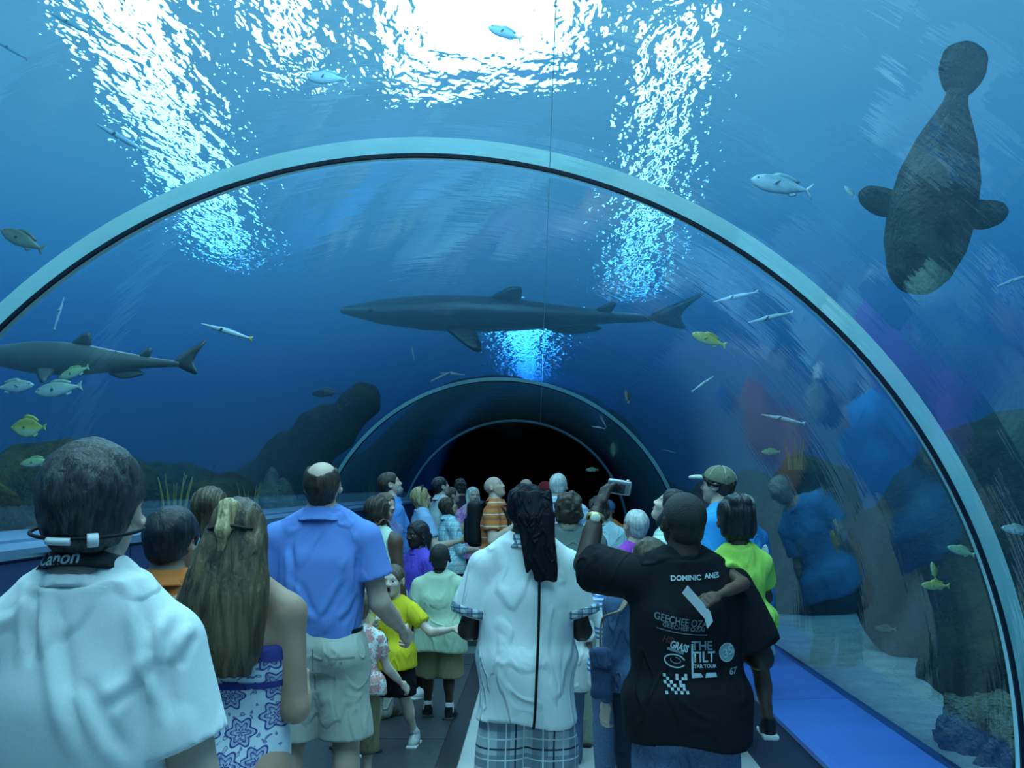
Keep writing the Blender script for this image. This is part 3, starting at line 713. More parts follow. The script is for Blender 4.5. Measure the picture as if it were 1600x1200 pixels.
def make_top(P, s, top, H, g, fem, zs, sw, hipz, zf, af, bf, cyf, TF0, lg, hc):
    kind = top['kind']; m = top['m']; e = top.get('ease', 0.018); root = P.root
    hem = top.get('hem', 0.0) * H + hipz                # relative to the hip joint
    zz = np.linspace(hem, zs + 0.058 * H, 48)
    a = np.interp(zz, zf, af) + e; b = np.interp(zz, zf, bf) + e * 0.9; cy = np.interp(zz, zf, cyf)
    hang = top.get('hang', 0.93)
    a_ch = np.interp(zs - 0.05 * H, zf, af) + e; b_ch = np.interp(zs - 0.05 * H, zf, bf) + e
    low = np.clip((zs - 0.03 * H - zz) / (0.05 * H), 0, 1)
    if hang: a = a + low * np.maximum(a_ch * hang - a, 0); b = b + low * np.maximum(b_ch * hang - b, 0)
    if 'tuck' not in top and kind != 'strap':           # hangs outside the waistband
        be = s['bottom'].get('ease', 0.012) + s['bottom'].get('fold', 0.006) if s.get('bottom') else 0.01
        wl = np.clip((hipz + 0.19 * H - zz) / (0.15 * H), 0, 1); wl = wl * wl * (3 - 2 * wl); a = np.maximum(a, wl * (0.112 * H * g + 0.016 + be)); b = np.maximum(b, wl * (0.086 * H * g + 0.016 + be))
    def sm(q):
        for _ in range(5): q = np.concatenate([[q[0]], (q[:-2] + 2 * q[1:-1] + q[2:]) / 4, [q[-1]]])
        return q
    a, b, cy = sm(a), sm(b), sm(cy)
    if 'tuck' in top:                                   # gathered into the waistband
        w = np.clip((zz - hem) / (0.06 * H), 0, 1); a = a * (1 - top['tuck'] * (1 - w) ** 1.5); b = b * (1 - top['tuck'] * (1 - w) ** 1.5)
    if 'flare' in top:
        w = np.clip((hipz + 0.10 * H - zz) / (hipz + 0.10 * H - hem), 0, 1); a = a + top['flare'] * w; b = b + top['flare'] * w
    T = P.T
    ops = [('+', loft(zz, a, b, 0, cy, 2.3, TF0), 0)]
    arms = top.get('sleeve', 0.0)
    sr = top.get('sleeve_r', 0.046)
    clip_ops = []
    for k, sg in (('R', 1), ('L', -1)):
        if kind in ('tank', 'strap'):
            if kind == 'tank': ops += [('+', cone(T(sg * 0.03 * H, -0.004, zs + 0.055 * H), T(sg * sw * 0.72, 0, zs + 0.016 * H), 0.028 * H, 0.034 * H), 0.03 * H)]
            continue
        ops += [('+', cone(T(sg * 0.024 * H, -0.008, zs + 0.066 * H), P.sh[k] + v3(0, 0, -0.004 * H), 0.026 * H + e * .3, 0.039 * H * lg + e * .5), 0.026 * H)]
        if arms <= 1.0:
            q = P.sh[k] + (P.el[k] - P.sh[k]) * arms
            dd = unit(P.el[k] - P.sh[k])
            sl = [('+', cone(P.sh[k], q + dd * 0.05, 0.039 * H * lg + e * .5, sr * H * lg + e * .2), 0)]
            f1, l1, h1 = sl[0][1]
            def mk(f1, q, dd): return lambda X, Y, Z: np.maximum(f1(X, Y, Z), (X - q[0]) * dd[0] + (Y - q[1]) * dd[1] + (Z - q[2]) * dd[2])
            ops += [('+', (mk(f1, q, dd), l1, h1), 0.005 * H)]
            P.__dict__['cuff' + k] = (q, dd)
            # the opening: a shallow recess round the arm
        else:
            t = arms - 1.0; q = P.el[k] + (P.wr[k] - P.el[k]) * t
            ops += [('+', cone(P.sh[k], P.el[k], 0.039 * H * lg + e * .5, 0.034 * H * lg + e * .4), 0.02 * H), ('+', cone(P.el[k], q, 0.034 * H * lg + e * .4, 0.025 * H * lg + e * .4), 0.012 * H)]
    nd = unit(T(0, 0.35, 1) - T(0, 0, 0))
    if kind == 'strap':                                 # bodice cut off under the shoulder blades
        cut = T(0, 0, top.get('cut', 0.70) * H); nz = unit(T(0, 0, 1) - T(0, 0, 0)); ops.append(('clip', nz, nz @ cut))
    else:
        pass
        nz = unit(T(0, -0.05, 1) - T(0, 0, 0)); 
        ops.append(('-', cone(T(0, -0.006 * H, zs + top.get('neck', 0.052) * H), T(0, 0.004 * H, zs + 0.22 * H), 0.034 * H, 0.06 * H), 0.01))
        if kind == 'tank' : 
            for sg in (1, -1): ops.append(('-', ell(T(sg * (sw + 0.012 * H), 0, zs - 0.01 * H), (0.030 * H, 0.075 * H, 0.075 * H)), 0.02))
    if 'vneck' in top: ops.append(('-', cone(T(0, 0.09 * H, zs + 0.06 * H), T(0, 0.10 * H, zs - 0.05 * H), 0.05 * H, 0.01 * H), 0.01))
    ops += clip_ops
    fa = top.get('fold', 0.008); sd = random.random() * 6
    def disp(X, Y, Z):
        return fa * (1.05 * np.sin(17 * (X * 0.9 + 0.25 * Z) + 2.2 * np.sin(4.1 * Z + sd) + 6 * Y + sd) * np.clip((zs - Z) / (0.35 * H) + 0.25, 0.15, 1) + 0.6 * wob(X, Y, Z, 15.0, sd))
    # open hem: hollow the underside
    if False:
        ai, bi = a[0] - 2.0 * hc, b[0] - 2.0 * hc
        if ai > 0.05 and bi > 0.05: ops.append(('-', loft([hem - 0.05, hem + 0.03], [ai, ai * .96], [bi, bi * .96], 0, cy[0], 2.3, TF0), 0.005))
    sh = link('shirt' if kind != 'strap' else 'sundress', sdf_mesh('shirt', ops, hc, disp), m, P.root)
    if kind == 'strap':
        for sg in (1, -1):
            z0 = top.get('cut', 0.70) * H
            pts = [T(sg * 0.062 * H, -0.058 * H, z0 - 0.01 * H), T(sg * 0.060 * H, -0.062 * H, zs - 0.02 * H), T(sg * 0.058 * H, -0.03 * H, zs + 0.035 * H), T(sg * 0.056 * H, 0.03 * H, zs + 0.03 * H), T(sg * 0.056 * H, 0.065 * H, z0)]
            link('strap', sdf_mesh('strap', [('+', cone(pts[i], pts[i + 1], 0.008, 0.008), 0.004) for i in range(4)], 0.005), top.get('strap_m', m), sh)
    if kind == 'polo':
        cm = top.get('collar_m', m); c0 = T(0, -0.006 * H, zs + 0.048 * H)
        F = Fr(TF0.M @ rot(-0.12), c0)
        hgt = 0.034 * H
        ops = [('+', loft([-0.006, hgt * .5, hgt], [0.066 * H * lg, 0.053 * H * lg, 0.046 * H * lg], [0.064 * H * lg, 0.051 * H * lg, 0.045 * H * lg], 0, 0, 2, F), 0), ('-', loft([-0.05, hgt * 0.5, hgt + 0.02], [0.042 * H * lg] * 3, [0.041 * H * lg] * 3, 0, 0, 2, F), 0)]
        link('collar', sdf_mesh('collar', ops, 0.0065 if hc < 0.0095 else 0.009), cm, sh)
    if kind == 'tee':
        c0 = T(0, -0.006 * H, zs + (top.get('neck', 0.052) + 0.006) * H); F = Fr(TF0.M @ rot(-0.15), c0)
        ops = [('+', loft([-0.012, 0.012], [0.050 * H * lg, 0.045 * H * lg], [0.048 * H * lg, 0.043 * H * lg], 0, 0, 2, F), 0), ('-', loft([-0.05, 0.05], [0.039 * H * lg] * 2, [0.038 * H * lg] * 2, 0, 0, 2, F), 0)]
        link('neckband', sdf_mesh('neckband', ops, 0.006 if hc < 0.0095 else 0.009), top.get('band_m', m), sh)
    if top.get('cuff_m') and arms <= 1.0:
        for k in 'RL':
            q, dd = P.__dict__['cuff' + k]; r = sr * H * lg + e * .2
            ops = [('+', cone(q - dd * 0.03, q - dd * 0.0, r + 0.015, r + 0.015), 0), ('clip', dd, dd @ (q + dd * 0.003)), ('clip', -dd, -(dd @ (q - dd * 0.032))), ('-', cone(q - dd * .2, q + dd * .2, r - 0.009, r - 0.009), 0)]
            link('cuff', sdf_mesh('cuff', ops, 0.007), top['cuff_m'], sh)
    P.hem = hem
    return sh

def make_bottom(P, s, bt, H, g, hipz, af, bf, cyf, lg, hc, TF0):
    kind = bt['kind']; m = bt['m']; e = bt.get('ease', 0.012)
    wz = hipz + bt.get('waist', 0.085) * H
    ops = []
    a = np.array([af[0], af[1], af[2], af[2] * 0.98]) + e; b = np.array([bf[0], bf[1], bf[2], bf[2]]) + e
    zz = np.array([hipz - 0.055 * H, hipz + 0.01 * H, hipz + 0.07 * H, max(wz, hipz + 0.075 * H)])
    ops.append(('+', loft(zz, a, b, 0, [0, 0, cyf[2] * .6, cyf[2] * .8], 2.3), 0))
    w = bt.get('w', 1.0)
    for k, sg in (('R', 1), ('L', -1)):
        ops.append(('+', ell(P.hp[k] + v3(0, -0.030 * H, -0.012 * H), (0.052 * H * g + e, 0.047 * H * g + e, 0.062 * H)), 0.03 * H))
        if kind == 'shorts':
            t = bt.get('len', 0.9); q = P.hp[k] + (P.kn[k] - P.hp[k]) * t; dd = unit(P.kn[k] - P.hp[k])
            r0, r1 = 0.056 * H * g + e, 0.049 * H * lg * w + e
            f1, l1, h1 = cone(P.hp[k], q + dd * 0.06, r0, r1)
            def mk(f1, q, dd): return lambda X, Y, Z: np.maximum(f1(X, Y, Z), (X - q[0]) * dd[0] + (Y - q[1]) * dd[1] + (Z - q[2]) * dd[2])
            ops.append(('+', (mk(f1, q, dd), l1, h1), 0.012 * H))
        else:
            an_ = P.an[k] + v3(0, -0.004, -bt.get('drop', 0.012) * H)
            ops += [('+', cone(P.hp[k], P.kn[k], 0.055 * H * g + e, 0.040 * H * lg * w + e), 0.02 * H), ('+', cone(P.kn[k], an_, 0.040 * H * lg * w + e, 0.034 * H * w + e * .8), 0.012 * H)]
    fa = bt.get('fold', 0.006); sd = random.random() * 6
    zc = P.hp['R'][2]
    def disp(X, Y, Z): return fa * (0.7 * np.sin(22 * (Z + 0.8 * abs(X)) + 3 * np.sin(9 * X + sd) + sd) * np.clip(1.2 - abs(Z - zc + 0.06 * H) / (0.16 * H), 0.1, 1) + 0.7 * wob(X, Y, Z, 16.0, sd))
    o = link({'shorts': 'shorts', 'pants': 'trousers'}[kind], sdf_mesh('trousers', ops, hc * 1.3 if kind == 'pants' else max(hc, 0.009), disp), m, P.root)
    P.bottom = o
    if bt.get('belt'):
        z = wz - 0.004 * H
        ab = np.interp(z, zz, a) + 0.004; bb = np.interp(z, zz, b) + 0.004
        link('belt', sdf_mesh('belt', [('+', loft([z - 0.018, z + 0.018], [ab, ab], [bb, bb], 0, cyf[2] * .7, 2.3), 0)], 0.009), bt['belt'], o)
    return o

def make_hair(P, s, st, HF, hh, res, root):
    m = HAIR[s.get('hair_col', 'dark_brown')]; L = s.get('hair_len', 0.0); nm = 'hair'
    th = s.get('hair_thick', 0.035); sd = random.random() * 9
    cr = lambda t: ell((0, -0.06, 0.135), (0.335 + t, 0.415 + t, 0.365 + t), HF)
    face = ('-', ell((0, 0.40, -0.20), (0.315, 0.33, 0.48), HF), 0.03 * hh)
    ears = [('-', ell((sg * 0.36, 0.05, -0.10), (0.10, 0.15, 0.19), HF), 0.02 * hh) for sg in (1, -1)]
    disp = None
    nape = HF.M @ v3(0, 0.35, -1); pn = HF.p(0, -0.30, -0.30)
    if st in ('short', 'bald_ring', 'buzz', 'crop'):
        if st == 'buzz': th = 0.012
        ops = [('+', cr(th), 0), ('+', ell((0, -0.20, -0.10), (0.27 + th * .6, 0.24 + th * .7, 0.28), HF), 0.05 * hh), face] + ears + [('clip', nape / np.linalg.norm(nape), (nape @ pn) / np.linalg.norm(nape))]
        if st == 'bald_ring': ops.append(('-', ell((0, 0.02, 0.42), (0.26, 0.40, 0.33), HF), 0.03 * hh))
        am = 0.0 if st == 'buzz' else s.get('hair_rough', 0.0045)
        disp = lambda X, Y, Z: am * hh * 4 * (0.6 * wob(X, Y, Z, 55.0, sd) + 0.5 * wob(X, Y, Z, 120.0, sd))
    elif st == 'curly':
        ops = [('+', cr(th), 0), ('+', ell((0, -0.16, -0.12), (0.36 + th, 0.28 + th, 0.34), HF), 0.08 * hh), face]
        disp = lambda X, Y, Z: 0.009 * (wob(X, Y, Z, 75.0, sd) + 0.7 * wob(X, Y, Z, 130.0, sd + 1))
    elif st in ('bob', 'long', 'pony', 'updo', 'tuft'):
        ops = [('+', cr(th), 0), ('+', ell((0, -0.16, -0.10), (0.345 + th, 0.29, 0.34), HF), 0.06 * hh), face]
        if st == 'bob':
            ops += [('+', cone((sg * 0.28, -0.06, 0.0), (sg * 0.30, -0.02, -0.42 - L), 0.13, 0.10, HF), 0.05 * hh) for sg in (1, -1)] + [('+', cone((0, -0.24, 0), (0, -0.26, -0.45 - L), 0.20, 0.18, HF), 0.06 * hh)]
        if st == 'pony':
            ops += ears + [('+', cone((0, -0.45, 0.10), (0, -0.56, -0.05), 0.08, 0.11, HF), 0.02 * hh), ('+', cone((0, -0.56, -0.05), (0, -0.54, -0.55 - L), 0.11, 0.05, HF), 0.03 * hh)]
        if st == 'updo':
            ops += ears + [('+', ell((0, -0.30, 0.42), (0.15, 0.15, 0.12), HF), 0.02 * hh)]
        if st == 'tuft':
            ops += ears + [('+', ell((sg * 0.10, -0.34, 0.36), (0.14, 0.14, 0.13), HF), 0.02 * hh) for sg in (1, -1)]
        if st == 'long':
            base = HF.p(0, -0.2, 0); zt, zb = HF.p(0, 0, 0.06)[2], HF.p(0, 0, 0)[2] - L
            yy = s.get('hair_y', -0.02)
            zz = np.linspace(zb, zt, 8); w = s.get('hair_w', 0.13)
            aa = np.interp(np.linspace(0, 1, 8), [0, 0.15, 0.55, 0.85, 1], [w * 0.72, w * 1.0, w * 0.98, w * 0.75, w * 0.62])
            bb = np.interp(np.linspace(0, 1, 8), [0, 0.2, 0.6, 1], [0.036, 0.060, 0.070, 0.072])
            cyy = np.interp(np.linspace(0, 1, 8), [0, 0.3, 0.75, 1], [yy - 0.085, yy - 0.090, yy - 0.055, base[1] + 0.012])
            cxx = base[0] + np.linspace(s.get('hair_dx', 0), 0, 8)
            z6, z28 = HF.p(0, 0, 0.06)[2], HF.p(0, -0.2, 0.28)[2]
            zk = [zb, zb + 0.15 * (z6 - zb), zb + 0.55 * (z6 - zb), z6, z28]
            zz = np.linspace(zb, z28, 24); smo = lambda q: np.convolve(np.pad(np.interp(zz, zk, q), 2, 'edge'), [.1, .2, .4, .2, .1], 'valid')
            ops += [('+', loft(zz, smo([w * .72, w, w * .98, w * .70, w * .2]), smo([0.036, 0.060, 0.070, 0.068, 0.015]), base[0] + smo([s.get('hair_dx', 0)] * 2 + [s.get('hair_dx', 0) * .5, 0, 0]), smo([yy - 0.085, yy - 0.09, yy - 0.06, base[1] - 0.002, base[1] + 0.035]), 2.2), 0.03)]
        def disp(X, Y, Z):
            dx, dy = X - HF.o[0], Y - HF.o[1]; an = np.arctan2(dx, -dy)
            an = dx / 0.09 - 0.25 * np.sin(7 * Z + sd) * 0.2
            return (0.0022 if st == 'long' else 0.004) * (np.sin(21 * an + 0.8 * np.sin(9 * Z + sd)) * 0.6 + np.sin(47 * an + 1.3 * np.sin(12 * Z)) * 0.45 + (0.5 * wob(X, Y, Z * .3, 40.0, sd) if st != 'long' else 0))
    r = res if st != 'long' else min(res, 0.006)
    o = link(nm, sdf_mesh('hair', ops, r, disp), m, root); P.hair = o
    return o
M_SOLE = flat('pale_rubber', (0.55, 0.56, 0.56), 0.6); M_LACE = flat('lace_white', (0.6, 0.62, 0.62), 0.8)
# ------------------------------------------------------------------ sea bed, rocks, coral
def rockmat(name, lo, hi, moss=None, amt=0.5, sc=3.0):
    m, nt, b = nodes(name); v = coords(nt)
    n1 = N(nt, 'ShaderNodeTexNoise', i_Scale=sc, i_Detail=8.0, i_Roughness=0.65); nt.links.new(v, n1.inputs['Vector'])
    col = ramp(nt, n1.outputs[0], [(0.32, lo), (0.68, hi)])
    if moss:
        n2 = N(nt, 'ShaderNodeTexNoise', i_Scale=sc * 1.7, i_Detail=5.0); nt.links.new(v, n2.inputs['Vector'])
        g = N(nt, 'ShaderNodeNewGeometry'); sp = N(nt, 'ShaderNodeSeparateXYZ'); nt.links.new(g.outputs['Normal'], sp.inputs[0])
        a = N(nt, 'ShaderNodeMath', operation='MULTIPLY_ADD'); a.inputs[1].default_value = amt; nt.links.new(sp.outputs[2], a.inputs[0]); nt.links.new(n2.outputs[0], a.inputs[2])
        col = _mix_early(nt, ramp(nt, a.outputs[0], [(0.62, (0, 0, 0)), (0.95, (1, 1, 1))]), col, moss)
    nt.links.new(col, b.inputs['Base Color']); b.inputs['Roughness'].default_value = 0.9; b.inputs['Specular IOR Level'].default_value = 0.1
    n3 = N(nt, 'ShaderNodeTexNoise', i_Scale=sc * 6, i_Detail=6.0); nt.links.new(v, n3.inputs['Vector']); bump(nt, b, n3.outputs[0], 1.0, 0.09)
    return m
def _mix_early(nt, fac, a, b_):
    mx = N(nt, 'ShaderNodeMix', data_type='RGBA'); nt.links.new(fac, mx.inputs[0]); nt.links.new(a, mx.inputs[6]); mx.inputs[7].default_value = (*b_, 1); return mx.outputs[2]
ROCK_D = rockmat('dark_reef_rock', (0.006, 0.006, 0.006), (0.040, 0.032, 0.024), (0.055, 0.050, 0.012), 0.40, 4.5)
ROCK_M = rockmat('mossy_reef_rock', (0.010, 0.008, 0.006), (0.05, 0.040, 0.022), (0.10, 0.09, 0.018), 0.35)
ROCK_P = rockmat('pale_coral_rock', (0.10, 0.14, 0.13), (0.34, 0.40, 0.36), (0.22, 0.20, 0.09), 0.3, 7.0)
ROCK_R = rockmat('red_sponge_rock', (0.16, 0.035, 0.02), (0.34, 0.09, 0.05))
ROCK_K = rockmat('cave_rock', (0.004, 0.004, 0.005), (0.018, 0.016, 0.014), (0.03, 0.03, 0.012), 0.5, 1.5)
SAND = rockmat('pale_sand', (0.50, 0.54, 0.50), (0.80, 0.82, 0.76), None, 0, 6.0)
MUD = rockmat('dark_gravel', (0.03, 0.028, 0.02), (0.16, 0.14, 0.09), None, 0, 9.0)
def bed(name, x0, x1, z, m, label, rough, grow_):
    nx, ny = 80, 260; xs = x0 + (x1 - x0) * (np.linspace(0, 1, nx) ** 2.2); ys = np.linspace(Y0, Y1, ny)
    X, Yg = np.meshgrid(xs, ys, indexing='ij'); d = abs(X - x0)
    Z = z + rough * wob(X, Yg, 0 * X, 2.3, 1.0) * np.clip(d, 0, 1) + grow_ * (1 - np.exp(-d / 6)) * (0.7 + 0.5 * wob(X, Yg, 0 * X, 0.7, 2.0))
    V = np.stack([X, Yg, Z], -1).reshape(-1, 3); i = np.arange(nx * ny).reshape(nx, ny)
    F = np.stack([i[:-1, :-1], i[1:, :-1], i[1:, 1:], i[:-1, 1:]], -1).reshape(-1, 4)
    if x1 < x0: F = F[:, ::-1]
    return tag(link(name, mesh_np(name, V, F), m), label, 'sea bed', kind='structure')
bed('ground_right', 1.86, 60, 0.345, SAND, 'pale sandy sea bed outside the right acrylic', 0.04, 0.3)
bed('ground_left', -2.74, -60, 1.33, MUD, 'dark gravel sea bed outside the left acrylic', 0.06, 0.25)
def rock(name, label, blobs, m, h=0.05, am=0.12, fr=3.0, sd=0.0, keep=0.10, group='reef rocks round the tunnel', cat='rock'):
    """blobs: (centre, radii); always kept clear of the acrylic"""
    ops = [('+', ell(c, r), 0.25) for c, r in blobs]
    def disp(X, Y, Z): 
        n = wob(X, Y, Z, fr, sd) + 0.6 * wob(X, Y, Z * 0.6, fr * 2.3, sd + 1) + 0.42 * wob(X, Y, Z * 0.5, fr * 5.1, sd + 2) + (0.25 * abs(wob(X, Y, Z, fr * 9.7, sd + 3)) if h < 0.07 else 0)
        return am * n
    lo = np.min([np.array(c) - r for c, r in blobs], 0) ; hi = np.max([np.array(c) + r for c, r in blobs], 0)
    def cut(X, Y, Z): return np.sqrt((X - XC) ** 2 + (Z - ZC) ** 2) - (R + keep + 0.05) + 0 * Y
    o = []
    V, F = field_cut(ops, h, disp, cut, am * 2)
    me = mesh_np(name, V, F); ob = link(name, me, m); return tag(ob, label, cat, group)
def field_cut(ops, h, disp, cut, pad):
    def d2(X, Y, Z): return disp(X, Y, Z)
    global _CUT
    lo = np.min([p[1][1] for p in ops], 0) - pad - 2 * h; hi = np.max([p[1][2] for p in ops], 0) + pad + 2 * h
    big = ((lambda X, Y, Z: cut(X, Y, Z) - disp(X, Y, Z)), lo, hi)      # displacement is added afterwards: pre-compensate
    return field(ops + [('-', big, 0)], h, disp, pad)
rock('reef_rock', 'great dark mossy rock behind the right end of the first arch', [((3.5, 7.4, 0.9), (1.15, 1.1, 1.25)), ((4.9, 7.6, 1.0), (1.3, 1.2, 1.15)), ((3.2, 6.2, 0.4), (0.9, 0.9, 0.5)), ((5.4, 6.2, 0.6), (1.5, 1.2, 0.9))], ROCK_D, 0.052, 0.12, 3.2, 0.3)
rock('reef_rock', 'dark upright rock with yellow mossy crest right of the crowd', [((2.75, 10.2, 0.9), (0.55, 0.6, 1.0)), ((2.6, 10.6, 0.4), (0.7, 0.8, 0.6))], ROCK_M, 0.035, 0.10, 4.0, 1.3)
rock('reef_rock', 'dark narrow rock beyond the mossy crest', [((2.7, 13.0, 0.9), (0.5, 0.6, 0.9)), ((3.4, 13.6, 0.8), (0.9, 0.8, 0.8))], ROCK_D, 0.05, 0.08, 4.0, 2.2)
rock('reef_rock', 'low dark rock at the lower right of the tank', [((3.3, 4.9, 0.35), (0.8, 0.9, 0.45)), ((4.6, 5.2, 0.5), (1.2, 1.1, 0.7))], ROCK_D, 0.05, 0.08, 4.0, 5.2)
rock('reef_rock', 'big rock far to the right behind the fish', [((7.5, 9.0, 0.9), (2.0, 1.6, 1.5)), ((8.8, 11.0, 1.0), (2.2, 2.0, 1.4))], ROCK_D, 0.09, 0.14, 2.2, 4.2)
rock('sponge', 'rusty red cone sponge between camera and cap', [((2.15, 13.2, 1.05), (0.22, 0.22, 0.60)), ((2.35, 13.3, 0.8), (0.34, 0.3, 0.45))], ROCK_R, 0.035, 0.02, 6.0, 0.3, 0.08, 'corals and sponges', 'sponge')
rock('coral_mound', 'pale lumpy coral mound on the sand at lower right', [((2.12, 4.95, 0.40), (0.20, 0.26, 0.16)), ((2.26, 4.55, 0.40), (0.26, 0.32, 0.20)), ((2.42, 4.15, 0.38), (0.24, 0.3, 0.16))], ROCK_P, 0.016, 0.042, 19.0, 0.9, 0.05, 'corals and sponges', 'coral')
for i, (x, y, rx, ry, rz, sd, lab) in enumerate([(-3.6, 5.6, 0.6, 0.9, 0.50, 0.1, 'low mossy rock at the far left edge'), (-3.7, 7.4, 0.55, 0.8, 0.55, 1.1, 'low mossy rock above the near man\'s head'), (-4.3, 9.6, 0.7, 1.0, 0.6, 2.1, 'rounded rock ridge beyond the near man'), (-3.4, 10.6, 0.4, 0.7, 0.34, 3.1, 'small dark rock beside the left sill'), (-4.6, 12.4, 0.8, 1.0, 0.55, 4.1, 'dim rock ridge further along the left side'), (-6.0, 8.4, 1.0, 1.6, 0.75, 6.1, 'broad dim rock behind the yellow fish')]):
    rock('reef_rock', lab, [((x, y, 1.33), (rx, ry, rz)), ((x - 0.5, y + 0.5, 1.3), (rx, ry * .8, rz * .8))], ROCK_M, 0.05, 0.07, 5.0, sd)
rock('reef_rock', 'dark brown rock leaning over the left of the tunnel', [((-4.2, 15.6, 1.5), (0.7, 0.6, 0.55)), ((-3.75, 15.4, 1.95), (0.55, 0.5, 0.5)), ((-3.25, 15.2, 2.45), (0.45, 0.45, 0.42)), ((-2.75, 15.1, 2.85), (0.32, 0.40, 0.30))], ROCK_M, 0.045, 0.06, 4.0, 1.9)
for i, (x, y, h_, lab) in enumerate([(-3.0, 11.2, 0.42, 'pale stubby coral post standing by the left sill'), (-3.05, 11.9, 0.30, 'short coral stump beside the pale post')]):
    rock('coral_post', lab, [((x, y, 1.33 + h_ * .5), (0.09, 0.10, h_ * .62)), ((x - 0.08, y, 1.36), (0.2, 0.2, 0.14))], ROCK_P, 0.022, 0.02, 14.0, i, 0.05, 'corals and sponges', 'coral')
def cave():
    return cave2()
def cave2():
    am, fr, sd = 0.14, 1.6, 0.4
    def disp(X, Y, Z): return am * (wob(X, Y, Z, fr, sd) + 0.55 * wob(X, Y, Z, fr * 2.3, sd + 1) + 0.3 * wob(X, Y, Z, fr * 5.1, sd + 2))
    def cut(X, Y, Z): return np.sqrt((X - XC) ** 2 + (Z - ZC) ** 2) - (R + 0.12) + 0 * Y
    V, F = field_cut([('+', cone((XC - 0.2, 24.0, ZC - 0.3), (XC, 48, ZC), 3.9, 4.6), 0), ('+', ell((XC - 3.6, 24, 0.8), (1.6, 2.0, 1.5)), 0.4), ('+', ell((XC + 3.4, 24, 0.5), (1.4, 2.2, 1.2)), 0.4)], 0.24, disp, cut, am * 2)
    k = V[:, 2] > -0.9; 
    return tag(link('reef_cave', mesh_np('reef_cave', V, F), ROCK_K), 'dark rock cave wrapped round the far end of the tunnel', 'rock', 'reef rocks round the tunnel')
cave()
def fronds(label, base, n, hgt, m, sd):                  # sea whips: each stem a part
    rnd = random.Random(sd); t = tag(empty('sea_whip', base), label, 'sea plant', 'sea whips on the sea bed')
    for i in range(n):
        a = rnd.uniform(0, 6.28); L = hgt * rnd.uniform(0.6, 1.1); x, y = 0.12 * math.cos(a) * rnd.random(), 0.12 * math.sin(a)
        pts = [v3(x + 0.16 * k * k * math.cos(a) * hgt, y + 0.16 * k * k * math.sin(a) * hgt, L * k - 0.02) for k in np.linspace(0, 1, 6)]
        V = []; F = []
        for j, p in enumerate(pts):
            for q in range(5):
                w = 2 * math.pi * q / 5; r_ = 0.010 * (1.15 - j / 5.5); V.append(tuple(p + v3(r_ * math.cos(w), r_ * math.sin(w), 0)))
        for j in range(5):
            for q in range(5): F.append((j * 5 + q, j * 5 + (q + 1) % 5, j * 5 + 5 + (q + 1) % 5, j * 5 + 5 + q))
        F.append(tuple(range(25, 30)))
        me = bpy.data.meshes.new('stem'); me.from_pydata(V, [], F); link('stem', me, m, t)
    return t
WHIP = flat('yellow_sea_whip', (0.30, 0.28, 0.08), 0.7, 0.3, 20)
for b_, n, h_, lab, sd in [((-3.0, 8.2, 1.33), 12, 0.35, 'tuft of straw coloured sea whips above the boy\'s hair', 3), ((-2.95, 10.2, 1.33), 10, 0.32, 'tuft of sea whips beside the long haired woman\'s head', 4), ((-2.95, 14.2, 1.33), 9, 0.30, 'tuft of sea whips behind the balding man', 5), ((2.45, 9.6, 1.75), 12, 0.30, 'yellow sea whips growing on the mossy crest', 6), ((-3.1, 18.5, 1.33), 10, 0.35, 'green sea whips behind the bearded man', 7)]:
    fronds(lab, b_, n, h_, WHIP, sd)

# ------------------------------------------------------------------ fish
def fishmat(name, back, side, belly, stripe=None):
    m, nt, b = nodes(name); sp = N(nt, 'ShaderNodeSeparateXYZ'); nt.links.new(coords(nt), sp.inputs[0])
    mr = N(nt, 'ShaderNodeMapRange'); mr.inputs[1].default_value = -0.16; mr.inputs[2].default_value = 0.16; nt.links.new(sp.outputs[2], mr.inputs[0])
    nz = N(nt, 'ShaderNodeTexNoise', i_Scale=18.0, i_Detail=4.0); nt.links.new(coords(nt), nz.inputs['Vector'])
    ad = N(nt, 'ShaderNodeMath', operation='MULTIPLY_ADD'); ad.inputs[1].default_value = 0.25; nt.links.new(nz.outputs[0], ad.inputs[0])
    sb = N(nt, 'ShaderNodeMath', operation='SUBTRACT'); sb.inputs[1].default_value = 0.125; nt.links.new(mr.outputs[0], sb.inputs[0]); nt.links.new(sb.outputs[0], ad.inputs[2])
    nt.links.new(ramp(nt, ad.outputs[0], [(0.2, belly), (0.5, side), (0.8, back)]), b.inputs['Base Color'])
    b.inputs['Roughness'].default_value = 0.35; b.inputs['Specular IOR Level'].default_value = 0.6
    return m
